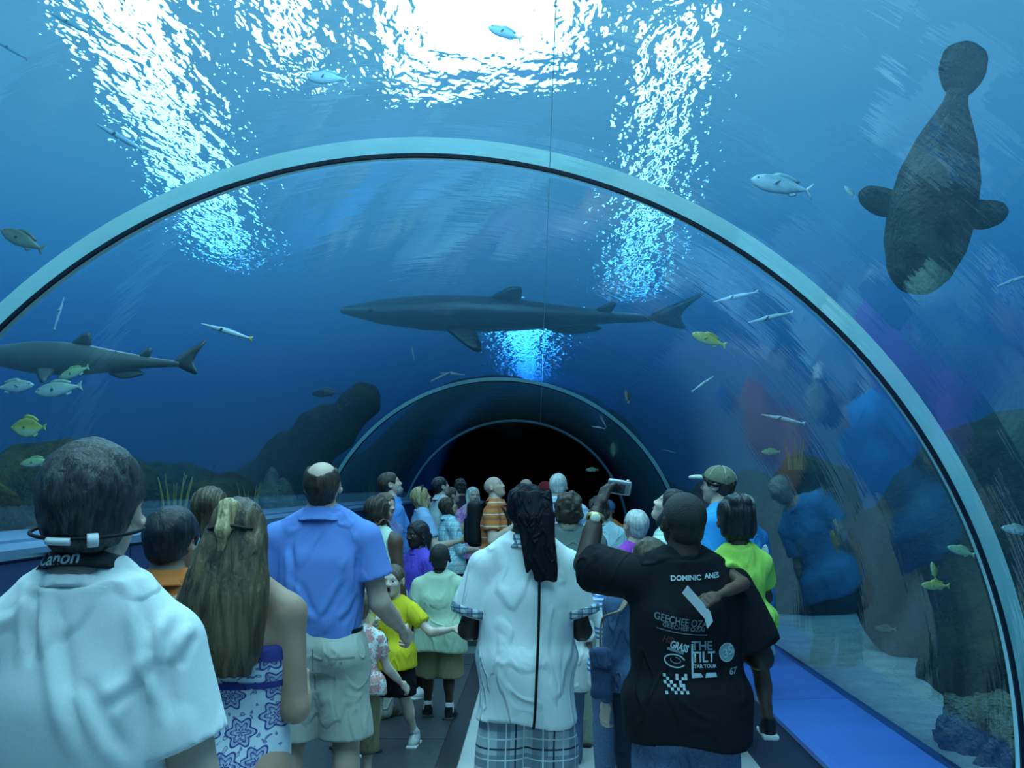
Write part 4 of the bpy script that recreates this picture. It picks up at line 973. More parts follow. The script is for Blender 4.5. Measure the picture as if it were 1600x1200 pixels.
FM = {'yellow': fishmat('yellow_fish_skin', (0.42, 0.36, 0.05), (0.70, 0.62, 0.10), (0.75, 0.72, 0.40)), 'pale': fishmat('pale_fish_skin', (0.35, 0.40, 0.30), (0.66, 0.70, 0.60), (0.85, 0.88, 0.85)), 'olive': fishmat('olive_fish_skin', (0.10, 0.10, 0.05), (0.26, 0.25, 0.14), (0.36, 0.35, 0.26)),
      'silver': fishmat('silver_fish_skin', (0.25, 0.38, 0.42), (0.60, 0.70, 0.72), (0.85, 0.9, 0.9)), 'dark': fishmat('dark_fish_skin', (0.02, 0.03, 0.04), (0.06, 0.08, 0.09), (0.12, 0.15, 0.16)), 'brown': fishmat('brown_grouper_skin', (0.040, 0.036, 0.032), (0.065, 0.06, 0.052), (0.085, 0.08, 0.07)), 'shark': fishmat('grey_shark_skin', (0.055, 0.06, 0.05), (0.12, 0.13, 0.11), (0.30, 0.32, 0.28)), 'shark2': fishmat('brown_shark_skin', (0.045, 0.05, 0.045), (0.10, 0.10, 0.09), (0.22, 0.23, 0.20)), 'mint': fishmat('mint_fish_skin', (0.30, 0.40, 0.16), (0.55, 0.66, 0.30), (0.75, 0.8, 0.6))}
def plate(name, poly, th, m, axis='y'):                  # thin fin: outline in x,z (or x,y) with bevelled thickness
    for _ in range(2):                                  # round the outline
        q = []
        for a, b_ in zip(poly, poly[1:] + poly[:1]): q += [(a[0] * .8 + b_[0] * .2, a[1] * .8 + b_[1] * .2), (a[0] * .2 + b_[0] * .8, a[1] * .2 + b_[1] * .8)]
        poly = q
    n = len(poly); c = np.mean(poly, 0)
    V = [(p[0], 0, p[1]) for p in poly] + [(c[0] + (p[0] - c[0]) * .55, th, c[1] + (p[1] - c[1]) * .55) for p in poly] + [(c[0] + (p[0] - c[0]) * .55, -th, c[1] + (p[1] - c[1]) * .55) for p in poly]
    F = []
    for i in range(n):
        j = (i + 1) % n; F += [(i, j, n + j, n + i), (j, i, 2 * n + i, 2 * n + j)]
    F += [tuple(range(n, 2 * n)), tuple(range(2 * n, 3 * n))[::-1]]
    me = bpy.data.meshes.new(name); me.from_pydata(V, [], F); me.update(); me.materials.append(m); me.polygons.foreach_set('use_smooth', [True] * len(me.polygons)); return me
XR = np.array([[0, 0, 1], [0, 1, 0], [-1, 0, 0]], float)  # loft z axis -> +x
KIND = {}
def fish_kind(kind, matk):
    key = (kind, matk)
    if key in KIND: return KIND[key]
    m = FM[matk]; F = Fr(np.array([[0, 0, 1], [0, 1, 0], [-1, 0, 0]], float))
    prof = {'grunt': ([-.40, -.30, -.1, .1, .28, .42, .5], [.030, .055, .125, .155, .135, .08, .015], [.012, .03, .055, .065, .06, .04, .012]),
            'angel': ([-.36, -.28, -.1, .08, .25, .40, .5], [.05, .11, .24, .27, .22, .11, .015], [.012, .025, .045, .055, .05, .035, .012]),
            'jack': ([-.40, -.32, -.1, .12, .30, .43, .5], [.018, .04, .12, .150, .135, .09, .02], [.012, .025, .06, .07, .065, .045, .015]),
            'trumpet': ([-.42, -.3, -.1, .1, .28, .4, .5], [.018, .03, .042, .045, .035, .022, .012], [.012, .022, .03, .032, .026, .016, .008]),
            'grouper': ([-.36, -.30, -.15, 0, .15, .30, .42, .5], [.055, .07, .13, .18, .195, .18, .13, .05], [.04, .05, .12, .165, .18, .17, .13, .05]),
            'shark': ([-.42, -.30, -.15, 0, .12, .25, .38, .5], [.012, .022, .042, .064, .072, .068, .048, .012], [.010, .02, .04, .06, .07, .07, .055, .014])}[kind]
    zs, hz, wy = prof
    ops = [('+', loft(zs, hz, wy, 0, 0, 2.0, F), 0)]
    mm = []
    if kind == 'grouper': ops += [('+', ell((0.40, 0, -0.03), (0.11, 0.12, 0.07)), 0.03), ('-', cone((0.52, -0.09, -0.035), (0.52, 0.09, -0.035), 0.016, 0.016), 0.01)]
    b = sdf_mesh('body', ops, {'grouper': 0.012, 'shark': 0.009}.get(kind, 0.0105 if kind != 'trumpet' else 0.006)); b.materials.append(m); b.polygons.foreach_set('use_smooth', [True] * len(b.polygons))
    P = []
    H = max(hz)
    if kind in ('grunt', 'angel'): tail = [(-.37, .03), (-.5, .13), (-.455, 0), (-.5, -.13), (-.37, -.03)]
    elif kind == 'jack': tail = [(-.37, .018), (-.52, .17), (-.42, 0), (-.52, -.17), (-.37, -.018)]
    elif kind == 'trumpet': tail = [(-.40, .02), (-.5, .06), (-.47, 0), (-.5, -.06), (-.40, -.02)]
    elif kind == 'grouper': tail = [(-.33, .05), (-.42, .10), (-.52, .09), (-.56, 0), (-.52, -.09), (-.42, -.10), (-.33, -.05)]
    else: tail = [(-.38, .012), (-.56, .13), (-.47, .02), (-.50, -.05), (-.40, -.012)]
    P.append(('tail_fin', tail, None))
    if kind != 'shark': P.append(('dorsal_fin', [(.22, H * .82), (.10, H * 1.38), (-.12, H * 1.22), (-.28, H * .75), (-.24, H * .40), (0, H * .72)], None))
    else: P.append(('dorsal_fin', [(.08, .058), (.01, .115), (-.03, .118), (-.025, .05)], None)); P.append(('rear_fin', [(-.22, .02), (-.28, .065), (-.30, .06), (-.28, .015)], None))
    P.append(('anal_fin', [(-.08, -H * .70), (-.16, -H * 1.12), (-.27, -H * .68), (-.22, -H * .36)], None))
    pec = {'grouper': [(.20, 0), (.20, .08), (.16, .15), (.11, .17), (.07, .13), (.08, 0)], 'shark': [(.20, 0), (.09, .15), (.06, .15), (.10, 0)]}.get(kind, [(.17, 0), (.09, .11), (.05, .10), (.09, 0)])
    for sg in (1, -1): P.append(('pectoral_fin', pec, sg))
    out = [('body', b, None, None)]
    wmax = max(wy)
    for nm, poly, sg in P:
        me = plate(nm, poly, 0.008 if kind != 'grouper' else 0.014, m)
        out.append((nm, me, sg, wmax))
    em = _uv('eye'); em.materials.append(M_FEYE); em.polygons.foreach_set('use_smooth', [True] * len(em.polygons))
    KIND[key] = (out, em, zs, hz, wy); return KIND[key]
M_FEYE = flat('fish_eye', (0.02, 0.02, 0.02), 0.15)
def fish(label, kind, matk, px, py, lenpx, Y, ang, roll=0.0, yawd=0.0, name='fish', cat='fish', group='fish in the tank', L=None, axis=None, up=None, tail_m=None, sz=1.0):
    out, em, zs, hz, wy = fish_kind(kind, matk)
    p = at(px, py, Y); L = L or lenpx * Y / FPX
    a = math.radians(ang); d = v3(axis) if axis is not None else v3(math.cos(a) * math.cos(yawd), math.sin(yawd), math.sin(a) * math.cos(yawd))
    x = unit(d); u = v3(up) if up is not None else v3(0, math.sin(roll), math.cos(roll)); z = unit(u - x * (u @ x)); y = np.cross(z, x)
    t = empty(name, p); tag(t, label, cat, group)
    t.matrix_world = Matrix.Translation(p) @ Matrix(np.stack([x, y, z], 1)).to_4x4() @ Matrix.Diagonal((L, L, L * sz, 1))
    for nm, me, sg, w in out:
        if nm == 'tail_fin' and kind == 'grouper': pass
        if nm == 'tail_fin' and tail_m: me = with_mat_early(me, FM[tail_m])
        o = link(nm, me, None, t, False)
        if nm == 'tail_fin' and kind == 'grouper': o.rotation_euler = (1.15, 0, 0)
        if sg: o.location = (0, sg * w * 0.80, -0.03 if kind != 'shark' else -0.03); o.rotation_euler = (sg * (-1.57 if kind in ('grouper', 'shark') else -0.9) * 1.0 + (0.35 * sg if kind == 'shark' else 0), 0, 0); 
        if sg and kind in ('grouper', 'shark'): o.rotation_euler = ((-math.pi / 2 - 0.3) if sg > 0 else (math.pi / 2 + 0.3), 0, 0); 
    ze = .40 if kind != 'trumpet' else .33
    for sg in (1, -1):
        e = link('eye', em, None, t, False); r = 0.016 if kind not in ('trumpet', 'shark') else 0.008; e.scale = (r, r, r)
        e.location = (ze, sg * np.interp(ze, zs, wy) * 0.86, np.interp(ze, zs, hz) * 0.45)
    return t
_WE = {}
def with_mat_early(me, m):
    k = (me.name, m.name)
    if k not in _WE: c = me.copy(); c.materials.clear(); c.materials.append(m); _WE[k] = c
    return _WE[k]
FM['brown'] = rockmat('speckled_grouper_skin', (0.030, 0.027, 0.023), (0.115, 0.105, 0.09), None, 0, 8.0)
# the grouper hangs head down with its belly towards the tunnel
fish('huge brown grouper hanging head down over the right of the tunnel', 'grouper', 'brown', 1468, 275, 0, 5.6, 0, name='grouper', L=1.34, axis=(-0.14, 0.34, -1.0), up=(0.55, 0.95, 0.3))
fish('grey shark gliding level past the left of the tunnel', 'shark', 'shark', 135, 562, 0, 7.2, 180, name='shark', group='sharks', L=1.75, axis=(-1, 0.1, 0.06), up=(0, -0.25, 1))
fish('long dark shark passing over the middle of the tunnel', 'shark', 'shark2', 800, 492, 0, 16.0, 180, name='shark', group='sharks', L=5.7, axis=(-1, 0.05, 0.04), up=(0, -0.45, 1), sz=0.72)
FL = [('olive fish nosing in at the left frame edge under the arch', 'grunt', 'olive', 35, 375, 80, 6, 155), ('silver jack swimming left beside the grouper', 'jack', 'silver', 1222, 290, 100, 6, 168),
 ('pale banded fish below the left shark', 'grunt', 'pale', 92, 608, 78, 6.6, 188), ('pale fish entering from the left edge below the shark', 'grunt', 'pale', 22, 604, 64, 6.6, 5), ('yellow green fish tucked right under the shark', 'grunt', 'mint', 116, 582, 52, 6.8, 200),
 ('deep bodied yellow fish low at the left edge', 'angel', 'yellow', 45, 668, 58, 6.2, 180), ('small yellow fish just left of the near man\'s hair', 'grunt', 'mint', 56, 722, 50, 6.0, 188),
 ('slender pale fish with yellow tail right of the left shark', 'trumpet', 'silver', 355, 518, 88, 6.8, 163), ('small dark fish left of the leaning rock', 'jack', 'dark', 510, 614, 46, 12.0, 182), ('tiny dark fish, upper of three near leaning rock', 'grunt', 'dark', 538, 624, 14, 13.0, 135), ('tiny dark fish, lower of three near leaning rock', 'grunt', 'dark', 530, 637, 15, 13.0, 120), ('tiny dark fish, rightmost of three near leaning rock', 'grunt', 'dark', 543, 631, 13, 13.0, 45),
 ('bright yellow fish heading left inside the first arch', 'grunt', 'yellow', 1108, 531, 58, 7.0, 160), ('slender pale fish under the arch right of the yellow fish', 'trumpet', 'silver', 1205, 496, 75, 7.2, 193), ('slender pale fish higher right of the yellow fish', 'trumpet', 'silver', 1150, 464, 75, 7.2, 193),
 ('pale yellow fish inside the arch low at right', 'grunt', 'mint', 1502, 861, 44, 5.6, 163), ('yellow fish swimming left at lower right', 'grunt', 'yellow', 1462, 915, 44, 5.6, 178), ('small yellow fish pointing up at lower right', 'grunt', 'yellow', 1459, 892, 28, 5.7, 100), ('pale fish at the right frame edge', 'grunt', 'pale', 1588, 828, 46, 5.6, 172), ('dim small fish over the dark rock at lower right', 'grunt', 'olive', 1384, 982, 32, 5.6, 178),
 ('pale fish pointing up beside the mossy crest', 'grunt', 'pale', 1194, 872, 42, 6.6, 82), ('small yellow fish pointing up beside the mossy crest', 'grunt', 'yellow', 1180, 884, 30, 6.9, 98), ('slender pale fish right of the cap man', 'trumpet', 'silver', 1224, 655, 70, 7.5, 168), ('tiny yellowish fish before the dark end', 'grunt', 'mint', 925, 734, 20, 19.5, 180),
 ('fish silhouette against the great skylight', 'jack', 'silver', 790, 52, 60, 7.0, 158), ('slender fish rising at left under the arch', 'trumpet', 'silver', 92, 490, 55, 7.0, 75), ('slender pale fish at the right edge below the grouper', 'trumpet', 'silver', 1585, 438, 60, 6.5, 200), ('slim fish crossing the left light strip', 'trumpet', 'silver', 188, 215, 95, 7.5, 150), ('slim fish at the upper left corner', 'trumpet', 'silver', 112, 38, 80, 7.5, 152), ('slim fish at the upper left edge', 'trumpet', 'silver', 18, 78, 70, 7.5, 150), ('pale fish under the great skylight at left', 'jack', 'silver', 512, 122, 70, 8.0, 175),  # pale jack left of the great skylight: a reflection built as a fish
 ('small yellow fish above the mossy crest', 'grunt', 'mint', 1205, 706, 30, 9.0, 180), ('slim silver fish over the far arch, leftmost', 'trumpet', 'silver', 645, 552, 24, 12, 100), ('slim silver fish low over the far arch', 'trumpet', 'silver', 690, 588, 38, 12, 25), ('slim silver fish beside the low one over the far arch', 'trumpet', 'silver', 707, 584, 40, 12.4, 175), ('slim silver fish climbing right of the yellow fish', 'trumpet', 'silver', 1098, 600, 44, 8, 35), ('slim silver fish inside the far right curve', 'trumpet', 'silver', 1045, 705, 22, 12, 165), ('small silver fish right of the small far skylight', 'trumpet', 'silver', 935, 668, 22, 14, 170), ('small brown fish upright in the blue right of centre', 'grunt', 'olive', 980, 620, 22, 10, 100), ('small pale fish right of the arch above the great rock', 'grunt', 'pale', 1328, 300, 26, 6.5, 130)]
for f in FL: fish(f[0], f[1], f[2], f[3], f[4], f[5], f[6], f[7], tail_m='yellow' if 'yellow tail' in f[0] else None)
# ------------------------------------------------------------------ the visitors
random.seed(11)
def shoes(name, col, sole=(0.6, 0.62, 0.63), rough=0.5): return {'m': flat('shoe_' + name, col, rough, 0.15, 20), 'sole': flat('sole_' + name, sole, 0.6)}
SH_GREY = shoes('grey', (0.42, 0.44, 0.45)); SH_BLACK = shoes('black', (0.012, 0.012, 0.014), (0.03, 0.03, 0.03)); SH_WHITE = shoes('white', (0.62, 0.64, 0.64)); SH_BROWN = shoes('brown', (0.10, 0.06, 0.04), (0.05, 0.04, 0.03))
M_BELT = flat('dark_belt', (0.012, 0.010, 0.012), 0.4)
M_BLACKC = flat('black_nylon', (0.008, 0.008, 0.010), 0.55, 0.15, 60)
JEANS = fabric('blue_denim', (0.105, 0.165, 0.28), 0.9, 0.25); DARKJ = fabric('dark_denim', (0.022, 0.030, 0.055), 0.9, 0.25); KHAKI = fabric('stone_khaki', (0.55, 0.55, 0.47), 0.85, 0.05); BLACKP = fabric('black_cloth', (0.010, 0.010, 0.012)); OLIVEK = fabric('olive_khaki', (0.25, 0.21, 0.12))
def sweep(name, pts, r, m, parent=None, n=8, flat_=1.0):
    pts = [v3(p) for p in pts]; V = []; F = []
    for i, p in enumerate(pts):
        t = unit(pts[min(i + 1, len(pts) - 1)] - pts[max(i - 1, 0)]); u = np.cross(t, (0, 0, 1) if abs(t[2]) < .9 else (1, 0, 0)); u = unit(u); w = np.cross(t, u)
        for k in range(n):
            a = 2 * math.pi * k / n; V.append(p + r * (math.cos(a) * u + math.sin(a) * w * flat_))
    for i in range(len(pts) - 1):
        for k in range(n): F.append((i * n + k, i * n + (k + 1) % n, (i + 1) * n + (k + 1) % n, (i + 1) * n + k))
    me = bpy.data.meshes.new(name); me.from_pydata([tuple(v) for v in V], [], F + [tuple(range(n))[::-1], tuple(range((len(pts) - 1) * n, len(pts) * n))]); me.update()
    return link(name, me, m, parent)
def bez(pts, n=24):                                      # Catmull-Rom through points
    P = [v3(p) for p in pts]; P = [2 * P[0] - P[1]] + P + [2 * P[-1] - P[-2]]; out = []
    for i in range(1, len(P) - 2):
        for j in range(n):
            t = j / n; a, b, c, d = P[i - 1], P[i], P[i + 1], P[i + 2]
            out.append(0.5 * (2 * b + (c - a) * t + (2 * a - 5 * b + 4 * c - d) * t * t + (3 * b - a - 3 * c + d) * t ** 3))
    return out + [P[-2]]
def world_of(P, p):
    yaw = P.root.rotation_euler.z; c, s_ = math.cos(yaw), math.sin(yaw); p = v3(p); l = P.root.location
    return Vector((l.x + c * p[0] - s_ * p[1], l.y + s_ * p[0] + c * p[1], l.z + p[2]))
def sdf_thing(name, label, cat, ops, h, m, disp=None, loc=(0, 0, 0), group=None):
    o = link(name, sdf_mesh(name, ops, h, disp), m); o.location = loc; return tag(o, label, cat, group)
PI = math.pi
# --- 1 near man in the pale tee with camera strap
TEE_PALE = fabric('pale_grey_tee', (0.76, 0.79, 0.78), 0.9, 0.03, 0.4, 4.0)
p1 = person('man in pale tee with black camera strap round his neck', 142, 1.78, 1.655, girth=0.97, sw=0.148, skin='fair', top=dict(kind='tee', m=TEE_PALE, hem=-0.06, sleeve=0.60, sleeve_r=0.045, ease=0.018, fold=0.010, neck=0.060), bottom=dict(kind='shorts', m=JEANS, len=0.95),
    shoes=SH_GREY, hair='short', hair_col='grey_brown', hair_thick=0.05, armR=((0.27, -0.02, -1), (-0.15, 0.8, -0.6)), armL=((-0.27, -0.02, -1), (0.15, 0.8, -0.6)), look=0.12, hh=0.235)
# --- 2 woman with long hair in a floral sundress
DRESS = floral('blue_floral_cloth', (0.62, 0.68, 0.74), (0.06, 0.06, 0.26), 11.0); M_TRIMB = fabric('navy_trim', (0.05, 0.05, 0.22))
p2 = person('woman with very long brown hair in blue floral sundress', 375, 2.85, 1.54, fem=True, girth=1.0, skin='tan', top=dict(kind='strap', m=DRESS, hem=-0.24, ease=0.012, cut=0.735, flare=0.045, hang=0, strap_m=M_TRIMB, fold=0.010), shoes=SH_BROWN,
    hair='long', hair_col='golden_brown', hair_len=0.37, hair_w=0.128, hair_y=-0.03, hair_dx=-0.02, hair_thick=0.045, armR=((0.10, -0.02, -1), (-0.15, 1, 0.05)), armL=((-0.15, 0, -1), (0.2, 1, 0.1)), look_up=0.15)
# --- 3 dark-haired youth in orange
p3 = person('dark haired boy in plain orange shirt', 268, 3.35, 1.50, skin='tan', top=dict(kind='polo', m=fabric('orange_cloth', (0.62, 0.17, 0.045)), hem=-0.05, sleeve=0.6), bottom=dict(kind='pants', m=DARKJ), shoes=SH_BLACK, hair='short', hair_col='black', hair_thick=0.075, hair_rough=0.003, hh=0.215, look=-0.25)
# --- 4
p4 = person('brown haired woman in teal top behind the orange shirt', 328, 4.6, 1.57, fem=True, top=dict(kind='tank', m=fabric('teal_cloth', (0.10, 0.48, 0.55)), hem=-0.03), bottom=dict(kind='pants', m=DARKJ), shoes=SH_WHITE, hair='bob', hair_col='golden_brown', hair_thick=0.05,
    armR=((0.45, 0.6, -0.6), (0.35, 0.3, 1)), handR=dict(curl=(0.1, 0.3, 0.5, 0.6), palm=(-0.5, -0.6, 0)))
# --- 5 blue polo
POLO_BLUE = fabric('cornflower_polo', (0.15, 0.27, 0.66), 0.85, 0.05, 0.4, 4.0)
p5 = person('balding man in cornflower blue polo and pale khaki shorts', 505, 4.5, 1.69, girth=1.12, skin='fair', top=dict(kind='polo', m=POLO_BLUE, hem=0.028, sleeve=0.62, sleeve_r=0.052, ease=0.020, tuck=0.06, fold=0.009, hang=1.0), bottom=dict(kind='shorts', m=KHAKI, len=1.0, w=1.15, ease=0.018, waist=0.045, belt=M_BELT, fold=0.008),
    shoes=SH_WHITE, socks=fabric('white_sock', (0.6, 0.6, 0.6)), hair='bald_ring', hair_col='dark_brown', look_up=0.42, stance=0.085, armR=((0.24, 0.03, -1), (0.30, 0.9, -0.62)), armL=((-0.26, 0.12, -1), (0.3, 1, 0.3)), handR=dict(curl=(0.6, 0.65, 0.7, 0.75)))
# --- 6..8 the group by the ledge
p6 = person('woman in pale green tank top with brown purse strap', 588, 7.0, 1.50, yaw=-0.45, fem=True, girth=1.25, skin='brown', top=dict(kind='tank', m=fabric('pale_green_cloth', (0.56, 0.68, 0.58)), hem=-0.06), bottom=dict(kind='pants', m=KHAKI), shoes=SH_BROWN, hair='bob', hair_col='dark_brown', hair_thick=0.06, look=-0.5)
sweep('purse_strap', bez([p6.T(-0.05, -0.10, 1.02), p6.T(0.02, -0.135, 1.17), p6.T(0.085, -0.075, 1.33), p6.T(0.09, 0.0, 1.335), p6.T(0.08, 0.09, 1.22)], 8), 0.012, flat('tan_leather', (0.10, 0.06, 0.035), 0.5), p6.root, 8, 0.4)
p6b = person('person with straw blond hair half hidden behind the blue polo', 551, 6.1, 1.37, yaw=-0.9, fem=True, skin='fair', top=dict(kind='tee', m=fabric('straw_cloth', (0.5, 0.45, 0.3)), hem=-0.03, sleeve=0.6), bottom=dict(kind='pants', m=BLACKP), shoes=SH_BLACK, hair='bob', hair_col='blond', hair_thick=0.06, look_up=-0.25)
p7 = person('brown haired woman smiling in profile between two heads', 601, 8.2, 1.52, yaw=-2.1, fem=True, skin='fair', top=dict(kind='tee', m=fabric('mauve_cloth', (0.20, 0.22, 0.42)), hem=-0.02, sleeve=0.6), bottom=dict(kind='pants', m=DARKJ), shoes=SH_BLACK, hair='bob', hair_col='brown')
p8 = person('bearded man in blue shirt gazing up beside the ledge', 612, 9.0, 1.70, yaw=-1.25, girth=1.2, belly=0.03, skin='fair', look_up=0.38, look=-0.15, top=dict(kind='polo', m=fabric('medium_blue_cloth', (0.10, 0.26, 0.62)), hem=0.06, sleeve=0.65, tuck=0.03), bottom=dict(kind='pants', m=KHAKI, belt=M_BELT, waist=0.075), shoes=SH_BROWN, hair='short', hair_col='dark_brown')
link('beard', sdf_mesh('beard', [('+', ell((0, 0.19, -0.30), (0.235, 0.22, 0.20), p8.HF), 0), ('-', ell((0, 0.40, -0.16), (0.16, 0.14, 0.13), p8.HF), 0.01), ('-', ell((0, 0.1, 0.02), (0.5, 0.5, 0.16), p8.HF), 0.01)], 0.006), HAIR['grey'], p8.root)
# --- 9 yellow boy facing us
p9 = person('small boy in yellow shirt facing the camera with open mouth', 617, 6.15, 1.10, yaw=PI - 0.25, skin='pale', mouth_open=True, top=dict(kind='tee', m=fabric('yellow_cloth', (0.72, 0.58, 0.03)), hem=-0.06, sleeve=0.6, ease=0.022), bottom=dict(kind='shorts', m=BLACKP, len=0.95, w=1.2), shoes=SH_GREY, socks=MATS['white_sock'], hair='short', hair_col='brown', hair_thick=0.02,
    armR=((0.15, 0.25, -1), (-0.55, 0.7, 0.75)), armL=((-0.75, 0.1, -0.65), (-0.9, 0.3, 0.2)), legs={'R': (0.02, 0.10, 0), 'L': (-0.02, -0.16, 0.0)}, handR=dict(curl=(0.8, 0.85, 0.9, 0.9), palm=(-1, 0, 0)), look_up=0.05)
link('shirt_emblem', sdf_mesh('shirt_emblem', [('+', rbox((0.015, 0.115, 0.64), (0.03, 0.006, 0.035), 0.004), 0)], 0.004), flat('navy_print', (0.05, 0.05, 0.2)), p9.root)
p10 = person('small child in red and white print behind the khaki shorts', 562, 5.4, 1.02, yaw=0.2, skin='pale', top=dict(kind='tee', m=floral('red_print_cloth', (0.75, 0.75, 0.72), (0.60, 0.04, 0.04), 20.0), hem=-0.02, sleeve=0.5), bottom=dict(kind='shorts', m=OLIVEK, len=1.5), shoes=SH_GREY, hair='short', hair_col='brown', armR=((0.4, 0.2, -1), (0.5, 0.6, -0.6)))
# --- 11 boy in pale green tee
p11 = person('boy in loose pale green tee and khaki shorts seen from behind', 688, 6.95, 1.18, girth=1.12, skin='dark', top=dict(kind='tee', m=fabric('sage_tee', (0.47, 0.58, 0.42), 0.9, 0.04, 0.4, 5), hem=-0.11, sleeve=0.80, sleeve_r=0.062, ease=0.030, hang=1.04, fold=0.010), bottom=dict(kind='shorts', m=OLIVEK, len=1.18, w=1.35, ease=0.02), shoes=SH_BLACK, socks=MATS['white_sock'], hair='buzz', hair_col='stubble',
    armR=((0.35, 0.1, -1), (-0.1, 0.8, -0.6)), legs={'L': (-0.01, 0.08, 0)}, look_up=0.1)
# --- 12..14
p12 = person('girl in purple shirt looking back past the green tee boy', 655, 7.7, 1.31, yaw=2.35, fem=True, skin='dark', look_up=0.0, top=dict(kind='polo', m=fabric('violet_blue_cloth', (0.13, 0.08, 0.55)), hem=-0.06, sleeve=0.8, ease=0.022), bottom=dict(kind='pants', m=BLACKP), shoes=SH_WHITE, hair='pony', hair_col='black', armR=((0.15, 0.1, -1), (0.3, 0.9, 0.2)))
link('hair_bobble', sdf_mesh('hair_bobble', [('+', ell((0.03, -0.50, 0.10), (0.07, 0.07, 0.07), p12.HF), 0)], 0.005), flat('pink_plastic', (0.8, 0.25, 0.3), 0.3), p12.root)
p13 = person('blond woman with sunglasses pushed up in her hair', 660, 9.8, 1.565, yaw=-1.2, fem=True, skin='fair', look_up=0.35, top=dict(kind='tee', m=fabric('powder_blue_cloth', (0.32, 0.48, 0.72)), hem=-0.02, sleeve=0.7), bottom=dict(kind='pants', m=JEANS), shoes=SH_WHITE, hair='bob', hair_col='blond', hair_len=0.35, hair_thick=0.06, armR=((0.35, 0.3, -1), (-0.1, 1, 0.2)))
link('sunglasses', sdf_mesh('sunglasses', [('+', cone((-0.36, 0.05, 0.42), (-0.15, 0.22, 0.52), 0.03, 0.05, p13.HF), 0), ('+', cone((0.36, 0.05, 0.42), (0.15, 0.22, 0.52), 0.03, 0.05, p13.HF), 0), ('+', cone((-0.36, 0.05, 0.42), (-0.37, -0.10, 0.05), 0.022, 0.018, p13.HF), 0), ('+', cone((0.36, 0.05, 0.42), (0.37, -0.10, 0.05), 0.022, 0.018, p13.HF), 0), ('+', cone((-0.15, 0.22, 0.52), (0.15, 0.22, 0.52), 0.045, 0.045, p13.HF), 0)], 0.006), M_BLACKC, p13.root)
PLAID_C = checked('aqua_check', (0.35, 0.66, 0.74), [('x', 0.05, 0.022, 0, (0.72, 0.85, 0.88), 0.7), ('z', 0.05, 0.022, 0, (0.72, 0.85, 0.88), 0.7), ('x', 0.05, 0.004, 0.6, (0.05, 0.25, 0.35), 0.8), ('z', 0.05, 0.004, 0.6, (0.05, 0.25, 0.35), 0.8)])
p14 = person('dark haired girl in aqua checked shirt and dark jeans', 702, 10.4, 1.46, yaw=-1.15, fem=True, skin='fair', look_up=0.40, top=dict(kind='polo', m=PLAID_C, hem=-0.04, sleeve=1.1), bottom=dict(kind='pants', m=DARKJ), shoes=SH_WHITE, hair='bob', hair_col='dark_brown', armR=((0.25, 0.3, -1), (-0.1, 1, 0.0)), legs={'R': (0.0, 0.25, 0)})
# --- 15..22 the far row
p15 = person('dark haired man in white shirt looking up at far left', 690, 11.6, 1.68, yaw=-1.1, skin='fair', look_up=0.35, top=dict(kind='polo', m=fabric('plain_white_cloth', (0.68, 0.70, 0.70)), hem=-0.02, sleeve=0.6), bottom=dict(kind='pants', m=DARKJ), shoes=SH_BLACK, hair='short', hair_col='black')
p16 = person('fair faced visitor peering up between two heads', 707, 12.6, 1.56, yaw=-1.3, fem=True, skin='fair', look_up=0.3, top=dict(kind='tee', m=fabric('rust_cloth', (0.35, 0.14, 0.08)), hem=-0.02, sleeve=0.6), bottom=dict(kind='pants', m=DARKJ), shoes=SH_BLACK, hair='crop', hair_col='brown')
p17 = person('visitor with dark rounded hair deep in the tunnel', 719, 13.8, 1.675, yaw=0.3, skin='tan', top=dict(kind='tee', m=fabric('charcoal_cloth', (0.05, 0.05, 0.06)), hem=-0.02, sleeve=0.6), bottom=dict(kind='pants', m=BLACKP), shoes=SH_BLACK, hair='curly', hair_col='dark_brown')
p18 = person('white haired woman in glasses and purple patterned top', 739, 11.6, 1.565, yaw=-2.75, fem=True, girth=1.1, skin='fair', look_up=0.12, top=dict(kind='tee', m=floral('purple_print_cloth', (0.42, 0.16, 0.46), (0.70, 0.45, 0.50), 12.0), hem=-0.04, sleeve=0.65, vneck=1), bottom=dict(kind='pants', m=BLACKP), shoes=SH_BLACK, hair='bob', hair_col='white', armR=((0.2, 0.3, -1), (-0.45, 0.35, 1)), handR=dict(curl=(0.6, 0.6, 0.7, 0.7), palm=(0, -1, 0)))
for sg in (1, -1):
    link('spectacle_lens', sdf_mesh('spectacle_lens', [('+', ell((sg * 0.14, 0.375, 0.0), (0.10, 0.02, 0.075), p18.HF), 0), ('-', ell((sg * 0.14, 0.375, 0.0), (0.075, 0.05, 0.05), p18.HF), 0)], 0.005), M_BLACKC, p18.root)
ORANGE_S = checked('orange_striped_polo', (0.66, 0.20, 0.06), [('z', 0.11, 0.012, 0.1, (0.75, 0.68, 0.6), 0.8), ('z', 0.11, 0.030, 0.55, (0.35, 0.10, 0.05), 0.7)])
p19 = person('bald man in orange striped polo with black backpack', 776, 9.6, 1.67, yaw=-1.8, girth=1.12, skin='fair', look_up=0.45, look=-0.2, top=dict(kind='polo', m=ORANGE_S, hem=-0.03, sleeve=0.65), bottom=dict(kind='pants', m=DARKJ, belt=M_BELT), shoes=SH_BROWN, brow='brown', armR=((0.35, 0.15, -1), (-0.25, 0.8, 0.65)), armL=((-0.2, 0.4, -1), (0.2, 0.6, 0.9)), handR=dict(curl=(0.7, 0.7, 0.8, 0.8)))
bw = world_of(p19, p19.T(-0.02, -0.20, 1.22))
